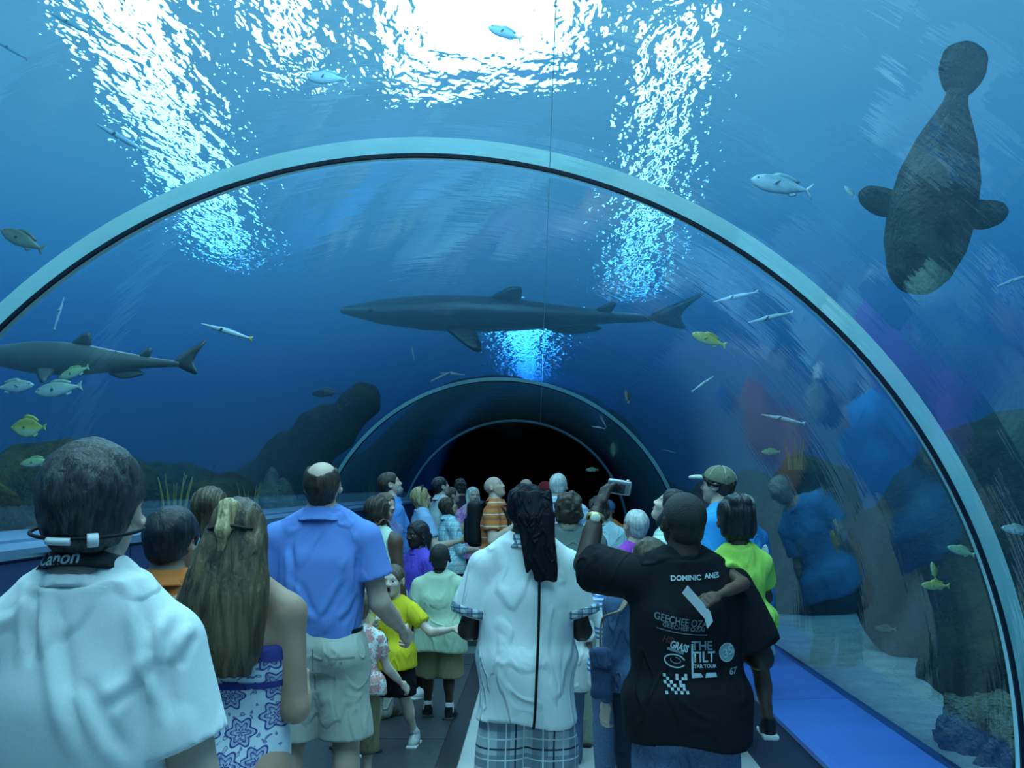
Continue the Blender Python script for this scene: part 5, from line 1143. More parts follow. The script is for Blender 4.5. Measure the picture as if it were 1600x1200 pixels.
bp_ = sdf_thing('backpack', 'black backpack on the back of the orange polo man', 'backpack', [('+', rbox((0, 0, 0), (0.15, 0.075, 0.22), 0.06), 0), ('+', rbox((0, -0.07, -0.06), (0.11, 0.04, 0.12), 0.03), 0.01)], 0.014, M_BLACKC, None, bw); bp_.rotation_euler.z = -1.8
for sg in (1, -1): sweep('strap', bez([(sg * 0.08, 0.06, 0.18), (sg * 0.10, 0.16, 0.215), (sg * 0.10, 0.30, 0.13), (sg * 0.11, 0.345, -0.02), (sg * 0.13, 0.25, -0.16), (sg * 0.13, 0.05, -0.19)], 6), 0.022, M_BLACKC, bp_, 8, 0.35)
p20 = person('bald visitor just visible behind the black head wrap', 822, 11.6, 1.66, yaw=0.2, skin='fair', top=dict(kind='tee', m=fabric('grey_cloth', (0.25, 0.26, 0.27)), hem=-0.02, sleeve=0.6), bottom=dict(kind='pants', m=DARKJ), shoes=SH_BLACK, face=True)
p21 = person('visitor in a dark red baseball cap', 852, 11.2, 1.62, yaw=-2.4, skin='tan', top=dict(kind='tee', m=fabric('navy_cloth', (0.03, 0.04, 0.10)), hem=-0.02, sleeve=0.6), bottom=dict(kind='pants', m=DARKJ), shoes=SH_BLACK, hair='crop', hair_col='dark_brown')
PLAID_B = checked('pale_blue_plaid', (0.52, 0.62, 0.74), [('x', 0.09, 0.030, 0, (0.20, 0.30, 0.55), 0.6), ('z', 0.09, 0.030, 0, (0.20, 0.30, 0.55), 0.6), ('x', 0.09, 0.006, 0.6, (0.75, 0.8, 0.85), 0.9), ('z', 0.09, 0.006, 0.6, (0.75, 0.8, 0.85), 0.9)])
p22 = person('white haired man in pale blue plaid shirt', 872, 9.1, 1.69, yaw=-0.25, girth=1.12, skin='fair', top=dict(kind='polo', m=PLAID_B, hem=-0.04, sleeve=0.75), bottom=dict(kind='pants', m=KHAKI), shoes=SH_BROWN, hair='crop', hair_col='white', hair_thick=0.02, armR=((0.65, 0.35, -0.75), (-0.15, 0.65, 0.9)), armL=((-0.4, 0.4, -0.9), (0.3, 0.6, 0.8)), handR=dict(curl=(0.6, 0.6, 0.7, 0.7)))
# --- 23..27
p23 = person('woman with curly dark hair in grey green top', 888, 6.3, 1.53, fem=True, girth=1.25, skin='tan', top=dict(kind='tee', m=fabric('grey_green_cloth', (0.13, 0.17, 0.16)), hem=0.02, sleeve=0.85, ease=0.02), bottom=dict(kind='pants', m=fabric('buff_cloth', (0.42, 0.45, 0.36)), ease=0.02), shoes=SH_BROWN, hair='curly', hair_col='dark_brown', hair_thick=0.09)
p24 = person('child in long white shirt and jeans behind plaid shorts', 874, 5.9, 1.12, girth=1.2, skin='tan', top=dict(kind='tee', m=MATS['plain_white_cloth'], hem=-0.12, sleeve=0.8, ease=0.03), bottom=dict(kind='pants', m=JEANS, ease=0.02), shoes=SH_BLACK, hair='short', hair_col='dark_brown')
p25 = person('woman with dark bobbed curls in pale aqua top', 936, 8.0, 1.49, fem=True, girth=1.15, skin='fair', top=dict(kind='tee', m=fabric('pale_aqua_cloth', (0.40, 0.56, 0.60)), hem=-0.05, sleeve=0.9), bottom=dict(kind='pants', m=DARKJ), shoes=SH_WHITE, hair='curly', hair_col='dark_brown', hair_thick=0.07)
p26 = person('short distant visitor in blue cap and orange shirt', 949, 10.8, 1.42, yaw=0.3, skin='tan', top=dict(kind='tee', m=MATS['orange_cloth'], hem=-0.03, sleeve=0.6), bottom=dict(kind='pants', m=DARKJ), shoes=SH_BLACK)
p27 = person('visitor in bright magenta top behind the raised arm', 991, 6.7, 1.42, yaw=0.5, fem=True, skin='fair', look_up=0.3, top=dict(kind='tee', m=fabric('magenta_cloth', (0.42, 0.08, 0.52)), hem=-0.03, sleeve=0.8), bottom=dict(kind='pants', m=DARKJ), shoes=SH_BLACK, hair='crop', hair_col='white')
# --- 28..30
STRIPE = checked('white_blue_striped_tee', (0.70, 0.73, 0.74), [('z', 0.16, 0.012, 0.0, (0.06, 0.20, 0.55), 1), ('z', 0.16, 0.012, 0.85, (0.06, 0.20, 0.55), 1), ('z', 0.16, 0.012, 0.70, (0.06, 0.20, 0.55), 1)])
p28 = person('child in white tee with blue stripes pointing one finger up', 964, 5.25, 1.25, skin='fair', top=dict(kind='tee', m=STRIPE, hem=-0.06, sleeve=0.7), bottom=dict(kind='pants', m=JEANS), shoes=SH_GREY, hair='short', hair_col='brown', look_up=0.3, armL=((-0.75, 0.45, -0.15), (0.42, 0.2, 1)), handL=dict(dir=(0.1, 0.1, 1), palm=(0.6, 0.6, 0), curl=(0.0, 0.95, 1, 1), thumb=0.9), hand_res=0.0045)
DENIM = fabric('denim_jacket_cloth', (0.065, 0.12, 0.22), 0.9, 0.25, 0.5)
p29 = person('fair haired child in blue denim jacket and dark trousers', 1006, 4.75, 1.335, yaw=0.35, girth=1.1, skin='pale', look_up=0.5, look=0.5, top=dict(kind='polo', m=DENIM, hem=-0.02, sleeve=1.92, ease=0.024), bottom=dict(kind='pants', m=DARKJ, ease=0.016), shoes=SH_GREY, hair='short', hair_col='golden_brown', hair_thick=0.06)
link('jacket_button', sdf_mesh('jacket_button', [('+', ell(v3(-0.03, -0.150, 0.62), (0.012, 0.006, 0.012)), 0)], 0.004), flat('pale_metal', (0.7, 0.72, 0.72), 0.3, metal=0.5), p29.root)
STRIPE_G = checked('mint_striped_tee', (0.50, 0.68, 0.60), [('z', 0.02, 0.005, 0, (0.25, 0.42, 0.40), 0.8)])
p30 = person('pale woman in mint striped tee gazing up in profile', 1040, 5.45, 1.565, yaw=1.25, fem=True, skin='pale', look_up=0.62, top=dict(kind='tee', m=STRIPE_G, hem=-0.03, sleeve=0.6), bottom=dict(kind='pants', m=JEANS), shoes=SH_WHITE, hair='bob', hair_col='black')
# --- 31 man in black printed tee, child on his arm
TEE_BLK = fabric('black_tee', (0.010, 0.010, 0.013), 0.85, 0.2, 0.5, 4.0)
p31 = person('man in printed black tee holding a camera up', 1066, 3.6, 1.555, girth=1.14, yaw=0.16, skin='dark', top=dict(kind='tee', m=TEE_BLK, hem=-0.06, sleeve=0.86, sleeve_r=0.052, ease=0.032, fold=0.012, hang=1.0), bottom=dict(kind='pants', m=JEANS, ease=0.014, w=1.3), shoes=SH_WHITE, hair='buzz', hair_col='stubble', hh=0.215, look_up=0.22, look=0.15, raiseL=True,
    armL=((-0.52, 0.85, 0.10), (0.30, 0.45, 0.85)), armR=((0.34, -0.14, -1), (-0.25, 1.0, 0.15)), handL=dict(dir=(0.42, 0.35, 0.75), palm=(0.75, 0.25, -0.5), curl=(0.55, 0.6, 0.65, 0.7), thumb_to=(0.2, 1, 0), thumb=0.5), hand_res=0.0038)
# --- 32 little girl on his right arm
p32 = person('little girl in lime shirt carried on the man\'s arm', 1150, 3.66, 0.93, yaw=0.12, fem=True, skin='brown', lift=0.615, top=dict(kind='tee', m=fabric('lime_cloth', (0.42, 0.70, 0.12)), hem=-0.03, sleeve=0.55), bottom=dict(kind='shorts', m=fabric('pale_short_cloth', (0.6, 0.66, 0.66)), len=0.75), shoes=shoes('canvas', (0.010, 0.010, 0.012), (0.6, 0.62, 0.6)), hair='tuft', hair_col='black', hair_thick=0.05,
    armL=((0.32, -0.80, -0.32), (-0.78, -0.58, -0.20)), handL=dict(curl=(0.7, 0.75, 0.8, 0.8), palm=(0, 0.7, -0.6)), armR=((0.3, 0.5, -0.8), (-0.4, 0.9, 0)), legs={'R': (0.05, 0.02, 0.07), 'L': (-0.0, 0.10, 0.10)}, hand_res=0.0038)
# --- 33, 34
p33 = person('tall man in olive baseball cap and bright blue shirt', 1122, 6.2, 1.69, yaw=1.2, girth=1.15, skin='fair', look_up=0.15, top=dict(kind='tee', m=fabric('bright_blue_cloth', (0.045, 0.33, 0.72)), hem=-0.04, sleeve=0.7), bottom=dict(kind='pants', m=KHAKI), shoes=SH_BROWN, hair='crop', hair_col='dark_brown')
p34 = person('visitor with ash blond hair behind the olive cap', 1162, 7.3, 1.51, yaw=0.6, fem=True, skin='fair', top=dict(kind='tee', m=fabric('azure_cloth', (0.05, 0.30, 0.66)), hem=-0.04, sleeve=0.7), bottom=dict(kind='pants', m=DARKJ), shoes=SH_BROWN, hair='crop', hair_col='grey', hair_thick=0.06)
# --- 35 white polo and black head wrap
POLO_W = fabric('white_polo_cloth', (0.74, 0.78, 0.78), 0.9, 0.03, 0.5, 4.5)
PLAID_S = checked('grey_plaid_shorts_cloth', (0.55, 0.62, 0.66), [('x', 0.15, 0.055, 0.0, (0.18, 0.25, 0.31), 0.75), ('z', 0.15, 0.055, 0.0, (0.18, 0.25, 0.31), 0.75), ('x', 0.15, 0.008, 0.5, (0.03, 0.04, 0.07), 0.95), ('z', 0.15, 0.008, 0.5, (0.03, 0.04, 0.07), 0.95), ('x', 0.15, 0.006, 0.78, (0.8, 0.85, 0.88), 0.9), ('z', 0.15, 0.006, 0.78, (0.8, 0.85, 0.88), 0.9), ('x', 0.15, 0.006, 0.22, (0.8, 0.85, 0.88), 0.9), ('z', 0.15, 0.006, 0.22, (0.8, 0.85, 0.88), 0.9)])
PLAID_T = checked('grey_plaid_trim_cloth', (0.5, 0.6, 0.66), [('x', 0.045, 0.018, 0, (0.16, 0.24, 0.32), 0.8), ('z', 0.02, 0.006, 0, (0.06, 0.1, 0.16), 0.8), ('x', 0.045, 0.004, 0.6, (0.05, 0.07, 0.12), 0.9)])
p35 = person('slim man in white polo, plaid shorts and black head wrap', 822, 4.2, 1.585, girth=1.0, skin='dark', top=dict(kind='polo', m=POLO_W, collar_m=PLAID_T, cuff_m=PLAID_T, hem=-0.115, sleeve=0.74, sleeve_r=0.047, ease=0.028, hang=1.08, fold=0.012), bottom=dict(kind='shorts', m=PLAID_S, len=1.35, w=1.35, ease=0.012, waist=0.04, fold=0.008), shoes=SH_WHITE, look_up=0.12, hh=0.222,
    armR=((0.22, 0.05, -1), (-0.35, 1, 0.1)), armL=((-0.27, 0.05, -1), (0.35, 1, 0.1)), stance=0.075)
# ------------------------------------------------------------------ head wear, straps, prints and things held
from mathutils.bvhtree import BVHTree
def bvh_of(o):
    me = o.data; return BVHTree.FromPolygons([v.co[:] for v in me.vertices], [p.vertices[:] for p in me.polygons])
def text_mesh(txt, size, bold=0.0, shear=0.0):
    cu = bpy.data.curves.new('t', 'FONT'); cu.body = txt; cu.size = size; cu.align_x = 'CENTER'; cu.align_y = 'CENTER'; cu.offset = bold; cu.shear = shear; cu.resolution_u = 3
    o = bpy.data.objects.new('t', cu); C.objects.link(o)
    dg = bpy.context.evaluated_depsgraph_get(); me = bpy.data.meshes.new_from_object(o.evaluated_get(dg)); bpy.data.objects.remove(o); bpy.data.curves.remove(cu)
    bm = bmesh.new(); bm.from_mesh(me); bmesh.ops.triangulate(bm, faces=bm.faces)
    bmesh.ops.subdivide_edges(bm, edges=[e for e in bm.edges if e.calc_length() > 0.012], cuts=1, use_grid_fill=False); bmesh.ops.triangulate(bm, faces=bm.faces); bm.to_mesh(me); bm.free()
    return me
def poly_mesh(polys):
    bm = bmesh.new()
    for p in polys: bm.faces.new([bm.verts.new((x, z, 0)) for x, z in p])
    bmesh.ops.triangulate(bm, faces=bm.faces)
    for _ in range(2): bmesh.ops.subdivide_edges(bm, edges=[e for e in bm.edges if e.calc_length() > 0.012], cuts=1); bmesh.ops.triangulate(bm, faces=bm.faces)
    me = bpy.data.meshes.new('print'); bm.to_mesh(me); bm.free(); return me
def stick(name, me, tree, x0, z0, m, parent, ang=0.0, off=0.004, bend=None, dirn=(0, 1, 0), sx=1.0):
    """wrap a flat print round the cloth: every vertex is thrown onto the surface from behind"""
    c, s_ = math.cos(ang), math.sin(ang); d = Vector(dirn)
    for v in me.vertices:
        u, w = v.co.x * sx, v.co.y
        if bend: w += bend(u)
        p = Vector((x0 + c * u - s_ * w, 0, z0 + s_ * u + c * w))
        h = tree.ray_cast(p - d * 1.0, d)
        q = h[0] if h[0] is not None else p - d * 0.15
        v.co = q - d * off
    me.update(); return link(name, me, m, parent, False)
def band_from(o, name, keep, m, off=0.003):               # a strip of cloth lying on a garment
    me = o.data; V = [v.co.copy() + v.normal * off for v in me.vertices]; F = [tuple(p.vertices) for p in me.polygons if keep(p.center)]
    used = sorted({i for f in F for i in f}); ix = {a: b for b, a in enumerate(used)}
    n = bpy.data.meshes.new(name); n.from_pydata([V[i] for i in used], [], [tuple(ix[i] for i in f) for f in F]); n.update()
    return link(name, n, m, o)
M_INK = flat('pale_print', (0.40, 0.52, 0.54), 0.7, 0.15, 40); M_INK2 = flat('dim_print', (0.17, 0.23, 0.25), 0.7, 0.3, 60); M_INKR = flat('dull_red_print', (0.10, 0.035, 0.035), 0.7)
M_WHITE = flat('white_plastic', (0.72, 0.74, 0.74), 0.35, 0.03)

def crease(o, tree, pts, depth=0.007, w=0.010, ridge=0.6, back=True):
    """press a fold line into cloth: valley along the line, soft ridge beside it"""
    P = []
    for a, b_ in zip(pts[:-1], pts[1:]):
        for t in np.linspace(0, 1, 14, endpoint=False): P.append((a[0] + (b_[0] - a[0]) * t, a[1] + (b_[1] - a[1]) * t))
    P.append(pts[-1]); Q = []
    for x, z in P:
        h = tree.ray_cast(Vector((x, -1, z)), Vector((0, 1, 0)))
        if h[0] is not None: Q.append(h[0][:])
    if len(Q) < 3: return
    Q = np.array(Q); me = o.data; n = len(me.vertices); V = np.empty(n * 3, np.float32); me.vertices.foreach_get('co', V); V = V.reshape(-1, 3)
    Nn = np.empty(n * 3, np.float32); me.vertices.foreach_get('normal', Nn); Nn = Nn.reshape(-1, 3)
    D = np.full(n, 9.0); K = np.zeros(n, int)
    for i in range(len(Q)):
        d = ((V - Q[i]) ** 2).sum(1); m_ = d < D; D[m_] = d[m_]; K[m_] = i
    D = np.sqrt(D); t = K / (len(Q) - 1); fade = np.clip(np.minimum(t, 1 - t) * 5, 0, 1)
    tg = np.gradient(Q, axis=0)[K]; sd = np.sign((V[:, 0] - Q[K, 0]) * tg[:, 2] - (V[:, 2] - Q[K, 2]) * tg[:, 0])
    dv = fade * (-depth * np.exp(-(D / w) ** 2) + depth * ridge * np.exp(-((D - 2.2 * w * 1.0) / (1.2 * w)) ** 2) * (sd > 0))
    V = V + Nn * dv[:, None]; me.vertices.foreach_set('co', V.astype(np.float32).ravel()); me.update()
def pl(P, px0, Yd, pts): return [(at(a, b_, Yd).x - P.root.location.x, at(a, b_, Yd).z) for a, b_ in pts]
t1 = bvh_of(p1.shirt)
for q, d_, w_, r_ in [([(262, 915), (246, 960), (238, 1010), (240, 1075), (246, 1150)], 0.008, 0.010, 0.8), ([(61, 930), (78, 1000), (98, 1070), (135, 1190)], 0.008, 0.012, 1.1), ([(186, 925), (205, 1000), (217, 1050), (234, 1110)], 0.008, 0.010, 1.0), ([(284, 970), (270, 1010), (252, 1060)], 0.005, 0.009, 1.2), ([(225, 1040), (190, 1090), (150, 1120)], 0.006, 0.011, 0.9), ([(20, 915), (26, 970), (30, 1050)], 0.008, 0.010, 0.6), ([(120, 1060), (150, 1120), (190, 1200)], 0.006, 0.012, 0.9)]:
    crease(p1.shirt, t1, pl(p1, 142, 1.64, q), d_, w_, r_)
t5 = bvh_of(p5.shirt)
for q in ([(560, 850), (553, 890), (552, 930)], [(450, 850), (458, 890), (458, 940)], [(540, 905), (520, 945), (505, 970)], [(470, 905), (485, 945), (500, 968)], [(555, 930), (545, 960), (530, 976)]): crease(p5.shirt, t5, pl(p5, 505, 4.36, q), 0.008, 0.013, 0.8)
# near man: neck strap with lettering, spectacle cord
H1 = p1.H; zs1 = p1.zs
F1 = Fr(rot(-0.30), p1.T(0, 0.004, zs1 + 0.082 * H1))
st1 = link('camera_strap', sdf_mesh('camera_strap', [('+', loft([-0.016, 0.016], [0.084, 0.070], [0.086, 0.072], 0, 0, 2, F1), 0), ('-', loft([-0.05, 0.05], [0.069, 0.062], [0.071, 0.064], 0, 0, 2, F1), 0), ('clip', (0, 1, 0), 0.035)], 0.0045), M_BLACKC, p1.root)
for sg in (1, -1):
    sweep('strap_end', bez([F1.p(sg * 0.078, 0.0, 0), F1.p(sg * 0.088, 0.055, -0.03), p1.T(sg * 0.09, 0.135, zs1 - 0.02), p1.T(sg * 0.05, 0.17, zs1 - 0.20), p1.T(0.0, 0.20, zs1 - 0.30)], 8), 0.018, M_BLACKC, st1, 8, 0.3)
stick('strap_lettering', text_mesh('Canon', 0.031, 0.0006), bvh_of(st1), -0.022, F1.p(0, -0.078, 0)[2] - 0.004, M_INK, st1, 0.10, 0.0015)
cz = p1.HF.p(0, 0, -0.19)
cord = [p1.HF.p(0.40 * math.sin(a), -0.09 - 0.40 * math.cos(a) * 0.98, -0.15 - 0.05 * math.cos(a)) for a in np.linspace(-1.75, 1.75, 30)]
gl = sweep('spectacle_cord', cord, 0.0035, M_BLACKC, p1.root)
sweep('cord_slider', [p1.HF.p(0.405 * math.sin(a), -0.09 - 0.405 * math.cos(a), -0.17 - 0.05 * math.cos(a)) for a in np.linspace(-0.42, 0.02, 9)], 0.0065, M_WHITE, gl)
sweep('cord_tip', [p1.HF.p(0.41 * math.sin(a), -0.09 - 0.41 * math.cos(a), -0.165 - 0.05 * math.cos(a)) for a in np.linspace(0.30, 0.48, 5)], 0.012, M_WHITE, gl)
ear_z = 0
# sundress bands and hair clip
dress = [c for c in p2.root.children if c.name.startswith('sundress')][0]
band_from(dress, 'trim_band', lambda c: 1.03 < c.z < 1.05, M_TRIMB); band_from(dress, 'trim_band', lambda c: c.z > 0.735 * 1.54 - 0.028, M_TRIMB)
sweep('hair_band', [p2.HF.p(0.385 * math.sin(a), -0.10 - 0.44 * math.cos(a), 0.20 + 0.04 * math.cos(3 * a)) for a in np.linspace(-0.9, 0.9, 16)], 0.0045, flat('hair_elastic', (0.03, 0.02, 0.02), 0.6), p2.root)
M_LOCK = HAIR['blond']
link('blond_lock', sdf_mesh('blond_lock', [('+', cone((-0.04, -0.32, 0.43), (-0.05, -0.545, 0.18), 0.15, 0.10, p2.HF), 0), ('+', cone((-0.05, -0.545, 0.18), (-0.07, -0.60, -0.45), 0.085, 0.03, p2.HF), 0.02)], 0.006, lambda X, Y, Z: 0.003 * np.sin(420 * X + 3 * np.sin(20 * Z))), M_LOCK, p2.root)
# blue polo man: back pocket flap and shorts seams
bt5 = bvh_of(p5.bottom)
stick('pocket_welt', poly_mesh([[(-0.055, -0.003), (0.055, -0.003), (0.055, 0.003), (-0.055, 0.003)]]), bt5, 0.125, 0.845, flat('khaki_seam', (0.30, 0.30, 0.25), 0.9), p5.bottom)
stick('pocket_button', poly_mesh([[(0.006 * math.cos(a), 0.006 * math.sin(a)) for a in np.linspace(0, 6.28, 9)[:-1]]]), bt5, 0.125, 0.825, MATS['khaki_seam'], p5.bottom)
stick('back_seam', poly_mesh([[(-0.003, -0.12), (0.003, -0.12), (0.003, 0.06), (-0.003, 0.06)]]), bt5, 0.0, 0.82, MATS['khaki_seam'], p5.bottom, off=0.002)

# head wrap of the white polo man with its hanging tail and long cord
M_WRAP = fabric('black_wrap_cloth', (0.007, 0.007, 0.012), 0.55, 0.2, 0.5, 14)
HF = p35.HF
wr_ = link('head_wrap', sdf_mesh('head_wrap', [('+', ell((0, -0.06, 0.14), (0.37, 0.455, 0.39), HF), 0), ('+', ell((0, -0.22, -0.02), (0.31, 0.27, 0.26), HF), 0.02), ('-', ell((0, 0.46, -0.18), (0.36, 0.34, 0.40), HF), 0.01), ('clip', -(HF.M @ v3(0, -0.25, 1)), -(HF.M @ v3(0, -0.25, 1)) @ HF.p(0, -0.2, -0.20))], 0.006, lambda X, Y, Z: 0.003 * np.sin(90 * X + 60 * Z + 2 * np.sin(30 * Y))), M_WRAP, p35.root)
o35 = HF.o
link('wrap_tail', sdf_mesh('wrap_tail', [('+', loft([1.20, 1.24, 1.34, 1.46, 1.56], [0.050, 0.060, 0.068, 0.078, 0.07], [0.014, 0.015, 0.020, 0.028, 0.03], [0.075, 0.072, 0.060, 0.050, 0.03], [-0.155, -0.160, -0.155, -0.140, -0.10], 2.5), 0)], 0.007, lambda X, Y, Z: 0.0035 * np.sin(110 * X + 1.5 * np.sin(14 * Z))), M_WRAP, wr_)
sweep('wrap_cord', bez([(0.055, -0.165, 1.22), (0.052, -0.19, 1.05), (0.045, -0.20, 0.88), (0.036, -0.215, 0.70), (0.030, -0.22, 0.64)], 10), 0.0055, M_WRAP, wr_)
# caps
def cap(P, m, bill_m, name='cap'):
    HF = P.HF
    c = link(name, sdf_mesh(name, [('+', ell((0, -0.05, 0.16), (0.385, 0.465, 0.40), HF), 0), ('clip', -(HF.M @ v3(0, -0.12, 1)), -(HF.M @ v3(0, -0.12, 1)) @ HF.p(0, 0, 0.10))], 0.007), m, P.root)
    link('bill', sdf_mesh('bill', [('+', ell((0, 0.52, 0.15), (0.31, 0.30, 0.085), HF, rot(-0.12)), 0), ('-', ell((0, 0.50, 0.06), (0.30, 0.31, 0.06), HF, rot(-0.12)), 0.004)], 0.007), bill_m, c)
    link('button', sdf_mesh('button', [('+', ell((0, -0.05, 0.565), (0.03, 0.03, 0.02), HF), 0)], 0.004), m, c)
    for k in range(6):
        a = k * math.pi / 3 + 0.5
        sweep('seam', [HF.p(0.388 * math.sin(t) * math.cos(a), -0.05 + 0.468 * math.sin(t) * math.sin(a), 0.16 + 0.403 * math.cos(t)) for t in np.linspace(0.08, 1.5, 10)], 0.0022, bill_m, c, 5)
    return c
cap(p33, fabric('olive_cap_cloth', (0.20, 0.20, 0.13)), fabric('stone_bill_cloth', (0.55, 0.58, 0.50)))
sweep('sunglasses_on_cap', [p33.HF.p(0.41 * math.sin(a), -0.02 + 0.45 * math.cos(a), 0.24 - 0.22 * abs(math.sin(a)) ** 3) for a in np.linspace(-1.9, 1.9, 26)], 0.008, M_BLACKC, p33.root)
cap(p21, fabric('dark_red_cap_cloth', (0.22, 0.02, 0.03)), MATS['dark_red_cap_cloth']); cap(p26, fabric('blue_cap_cloth', (0.06, 0.12, 0.25)), MATS['blue_cap_cloth'])

# black tee prints
b31 = bvh_of(p31.shirt); par = p31.shirt
def X31(px): return at(px, 980, 3.42).x - p31.root.location.x + 0.010
def Z31(py): return at(1066, py, 3.42).z
def put(name, me, px, py, m, ang=0.0, bend=None, off=0.004, sx=1.0): return stick(name, me, b31, X31(px), Z31(py), m, par, ang, off, bend, sx=sx)
put('lettering', text_mesh('DOMINIC', 0.024, 0.0009, 0.1), 1064, 906, M_INK, 0.03)
put('lettering', text_mesh('ANES', 0.024, 0.0009, 0.1), 1108, 903, M_INK, 0.05)
put('lettering', text_mesh('GEECHEE OZAI', 0.034, 0.0004), 1052, 974, M_INK2, -0.16, lambda u: 0.9 * u * u, sx=0.80)
put('lettering', text_mesh('GEECHEE OZAI', 0.020, 0.0002), 1054, 984, M_INK2, -0.14, lambda u: 0.9 * u * u, sx=1.05)
arcp = [(X, 0.0) for X in np.linspace(-0.09, 0.08, 14)]
put('underline', poly_mesh([[(a[0], -0.0015), (b_[0], -0.0015), (b_[0], 0.0015), (a[0], 0.0015)] for a, b_ in zip(arcp[:-1], arcp[1:])]), 1054, 992, M_INK2, -0.14, lambda u: 0.9 * u * u)
put('lettering', text_mesh('HIP', 0.030, 0.0006), 1030, 1002, M_INKR, -0.30, sx=0.8); put('lettering', text_mesh('GRASS', 0.034, 0.0014), 1047, 1013, M_INK, -0.30, sx=0.62)
put('ribbon', poly_mesh([[(-0.028, -0.005), (0.028, -0.005), (0.028, 0.004), (-0.028, 0.004)]]), 1041, 1019, M_INK2, -0.32)
def ringp(a, b, w, n=28, t0=0, t1=2 * math.pi): 
    T = np.linspace(t0, t1, n); return [[(a * math.cos(s), b * math.sin(s)), (a * math.cos(t), b * math.sin(t)), ((a - w) * math.cos(t), (b - w) * math.sin(t)), ((a - w) * math.cos(s), (b - w) * math.sin(s))] for s, t in zip(T[:-1], T[1:])]
put('swirl', poly_mesh(ringp(0.036, 0.023, 0.0045, 30, 0.5, 6.0)), 1040, 1035, M_INK, -0.25); put('swirl', poly_mesh(ringp(0.018, 0.011, 0.003, 20, 2.8, 8.0)), 1041, 1034, M_INK2, -0.25)
ck = ["X...X..X", ".X..X.XX", "X.X..X..", ".X.X.XX.", "..X.X.X.", "X..X.X.X"]
put('checker_patch', poly_mesh([[(0.0098 * (j - 4), 0.0105 * (2 - i)), (0.0098 * (j - 3) - 0.0008, 0.0105 * (2 - i)), (0.0098 * (j - 3) - 0.0008, 0.0105 * (3 - i) - 0.0008), (0.0098 * (j - 4), 0.0105 * (3 - i) - 0.0008)] for i, row in enumerate(ck) for j, ch in enumerate(row) if ch == 'X']), 1040, 1070, M_INK)
put('lettering', text_mesh('THE', 0.042, 0.001), 1083, 1012, M_INK2, 0.0, sx=0.95); put('lettering', text_mesh('TILT', 0.050, 0.001), 1085, 1030, M_INK, 0.0, sx=0.85); put('lettering', text_mesh('STAR TOUR', 0.016, 0.0006), 1086, 1044, M_INK)
put('frame_line', poly_mesh([[(-0.044, -0.055), (-0.037, -0.055), (-0.037, 0.05), (-0.044, 0.05)], [(-0.044, -0.062), (-0.004, -0.060), (-0.012, -0.048), (-0.044, -0.046)], [(0.002, -0.062), (0.044, -0.060), (0.040, -0.046), (0.006, -0.046)]]), 1086, 1032, M_INK)
put('round_badge', poly_mesh([[(0.029 * math.cos(a), 0.031 * math.sin(a)) for a in np.linspace(0, 2 * math.pi, 26)[:-1]]]), 1125, 1023, M_INK2 if False else flat('grey_badge_print', (0.22, 0.32, 0.34), 0.7), 0.0, None, 0.004)
put('round_badge_rim', poly_mesh(ringp(0.030, 0.032, 0.003)), 1125, 1023, M_INK, 0, None, 0.006); put('lettering', text_mesh('35', 0.040, 0.001, 0.2), 1126, 1023, M_INK, 0.45, None, 0.0065)
put('lettering', text_mesh('67', 0.030, 0.001, 0.2), 1135, 1054, M_INK2, 0.1)

# watch, camera, ticket, bag
w0 = p31.wr['L']; dw = unit(p31.wr['L'] - p31.el['L']); wc = w0 - dw * 0.035
Fw = Fr(frame_from(np.cross(dw, (0, 1, 0)), dw), wc)
wt = link('wrist_watch', sdf_mesh('wrist_watch', [('+', loft([-0.010, 0.010], [0.038, 0.036], [0.038, 0.036], 0, 0, 2, Fw), 0), ('-', loft([-0.03, 0.03], [0.030] * 2, [0.030] * 2, 0, 0, 2, Fw), 0)], 0.004), flat('gold_bracelet', (0.55, 0.40, 0.14), 0.3, 0.1, 40, metal=0.8), p31.root)
link('watch_face', sdf_mesh('watch_face', [('+', ell(wc + v3(-0.008, -0.036, 0.002), (0.021, 0.008, 0.021)), 0)], 0.0035), flat('watch_dial', (0.85, 0.82, 0.62), 0.2), wt)
M_SILV = flat('silver_camera', (0.50, 0.53, 0.55), 0.3, 0.05, 20, metal=0.7)
ch_ = world_of(p31, p31.handL.p(0.115, 0.0, 0.050))
cm = empty('compact_camera', ch_, 0.25); cm.rotation_euler = (0.25, 0.15, 0.15); tag(cm, 'silver compact camera held up in the dark hand', 'camera')
link('camera_body', sdf_mesh('camera_body', [('+', rbox((0, 0, 0), (0.048, 0.014, 0.029), 0.009), 0)], 0.004), M_SILV, cm)
link('screen', sdf_mesh('screen', [('+', rbox((-0.008, -0.0145, -0.003), (0.029, 0.002, 0.021), 0.001), 0)], 0.0025), flat('camera_screen', (0.06, 0.08, 0.10), 0.15), cm)
ln = link('lens', sdf_mesh('lens', [('+', cone((0.008, 0.014, 0), (0.008, 0.034, 0), 0.021, 0.018), 0)], 0.004), flat('dark_lens_barrel', (0.05, 0.05, 0.055), 0.3), cm)
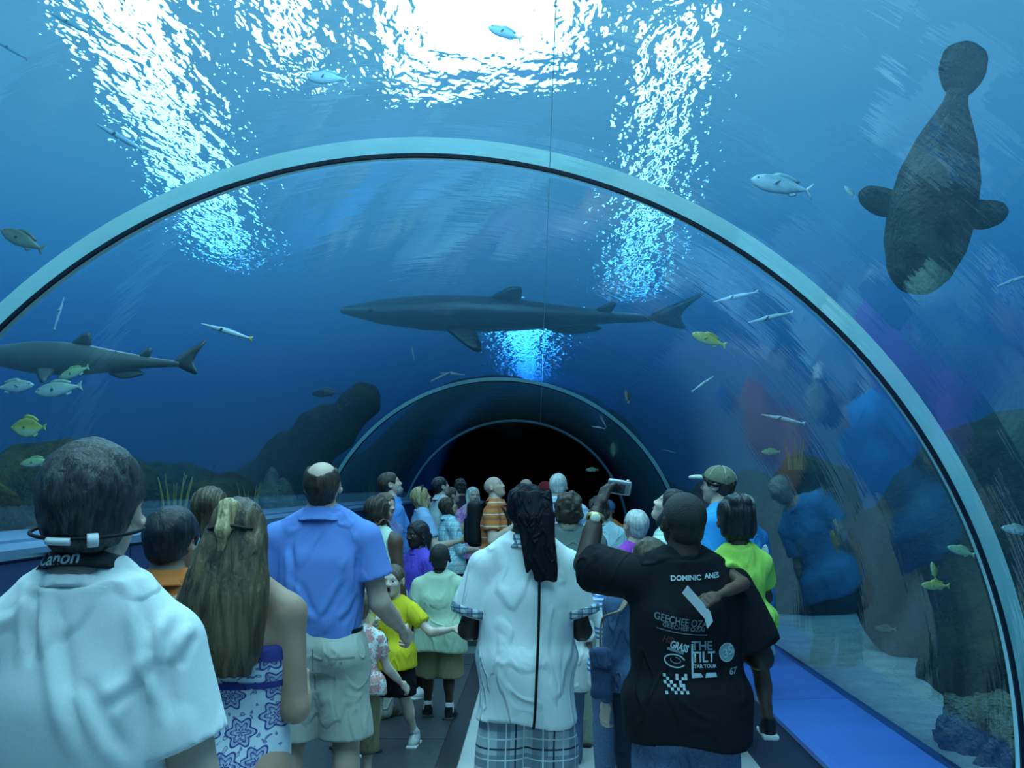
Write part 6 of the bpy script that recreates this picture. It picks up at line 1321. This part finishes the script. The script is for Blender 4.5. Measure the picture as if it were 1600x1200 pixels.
link('shutter_button', sdf_mesh('shutter_button', [('+', ell((0.03, 0, 0.030), (0.008, 0.006, 0.005)), 0)], 0.0025), M_SILV, cm)
hw = world_of(p32, p32.handL.p(0.075, 0, 0.018))
tk = empty('paper_ticket', hw); tk.rotation_euler = (0.2, 0.55, 0.1); tag(tk, 'folded white paper slip in the little girl\'s hand', 'ticket')
bm = bmesh.new()
pts = [(-0.075, 0.022), (-0.02, 0.006), (0.035, -0.012), (0.06, -0.035)]
vs = [[bm.verts.new((x, dy, z + dz)) for dy, dz in ((-0.006, 0.016), (0.0, -0.016), (0.002, -0.016), (-0.004, 0.016))] for x, z in pts]
for a, b_ in zip(vs[:-1], vs[1:]):
    for k in range(4): bm.faces.new((a[k], a[(k + 1) % 4], b_[(k + 1) % 4], b_[k]))
bm.faces.new(vs[0][::-1]); bm.faces.new(vs[-1]); me = bpy.data.meshes.new('paper'); bm.to_mesh(me); bm.free(); link('paper', me, M_WHITE, tk, False)
bg = at(938, 1045, 4.6); bag = empty('shoulder_bag', bg); tag(bag, 'blue denim shoulder bag hanging beside the denim jacket', 'bag')
M_BAG = fabric('bag_denim', (0.05, 0.085, 0.17), 0.9, 0.25)
link('pouch', sdf_mesh('pouch', [('+', rbox((0, 0, -0.03), (0.045, 0.04, 0.10), 0.025), 0)], 0.010, lambda X, Y, Z: 0.006 * wob(X, Y, Z, 40.0, 1.0)), M_BAG, bag)
link('flap', sdf_mesh('flap', [('+', rbox((0, -0.012, 0.05), (0.049, 0.042, 0.045), 0.02), 0)], 0.010, lambda X, Y, Z: 0.008 * wob(X, Y, Z, 45.0, 2.0)), M_BAG, bag)
shl = world_of(p29, p29.T(-0.07, -0.03, p29.zs + 0.09)) - bg
sweep('strap', bez([(0.0, 0, 0.08), (0.012, -0.01, 0.22), (shl.x * .55, shl.y * .5 - 0.09, shl.z * .75), tuple(shl), (shl.x + 0.05, shl.y + 0.12, shl.z - 0.08)], 8), 0.015, flat('tan_webbing', (0.20, 0.17, 0.11), 0.8), bag, 8, 0.35)
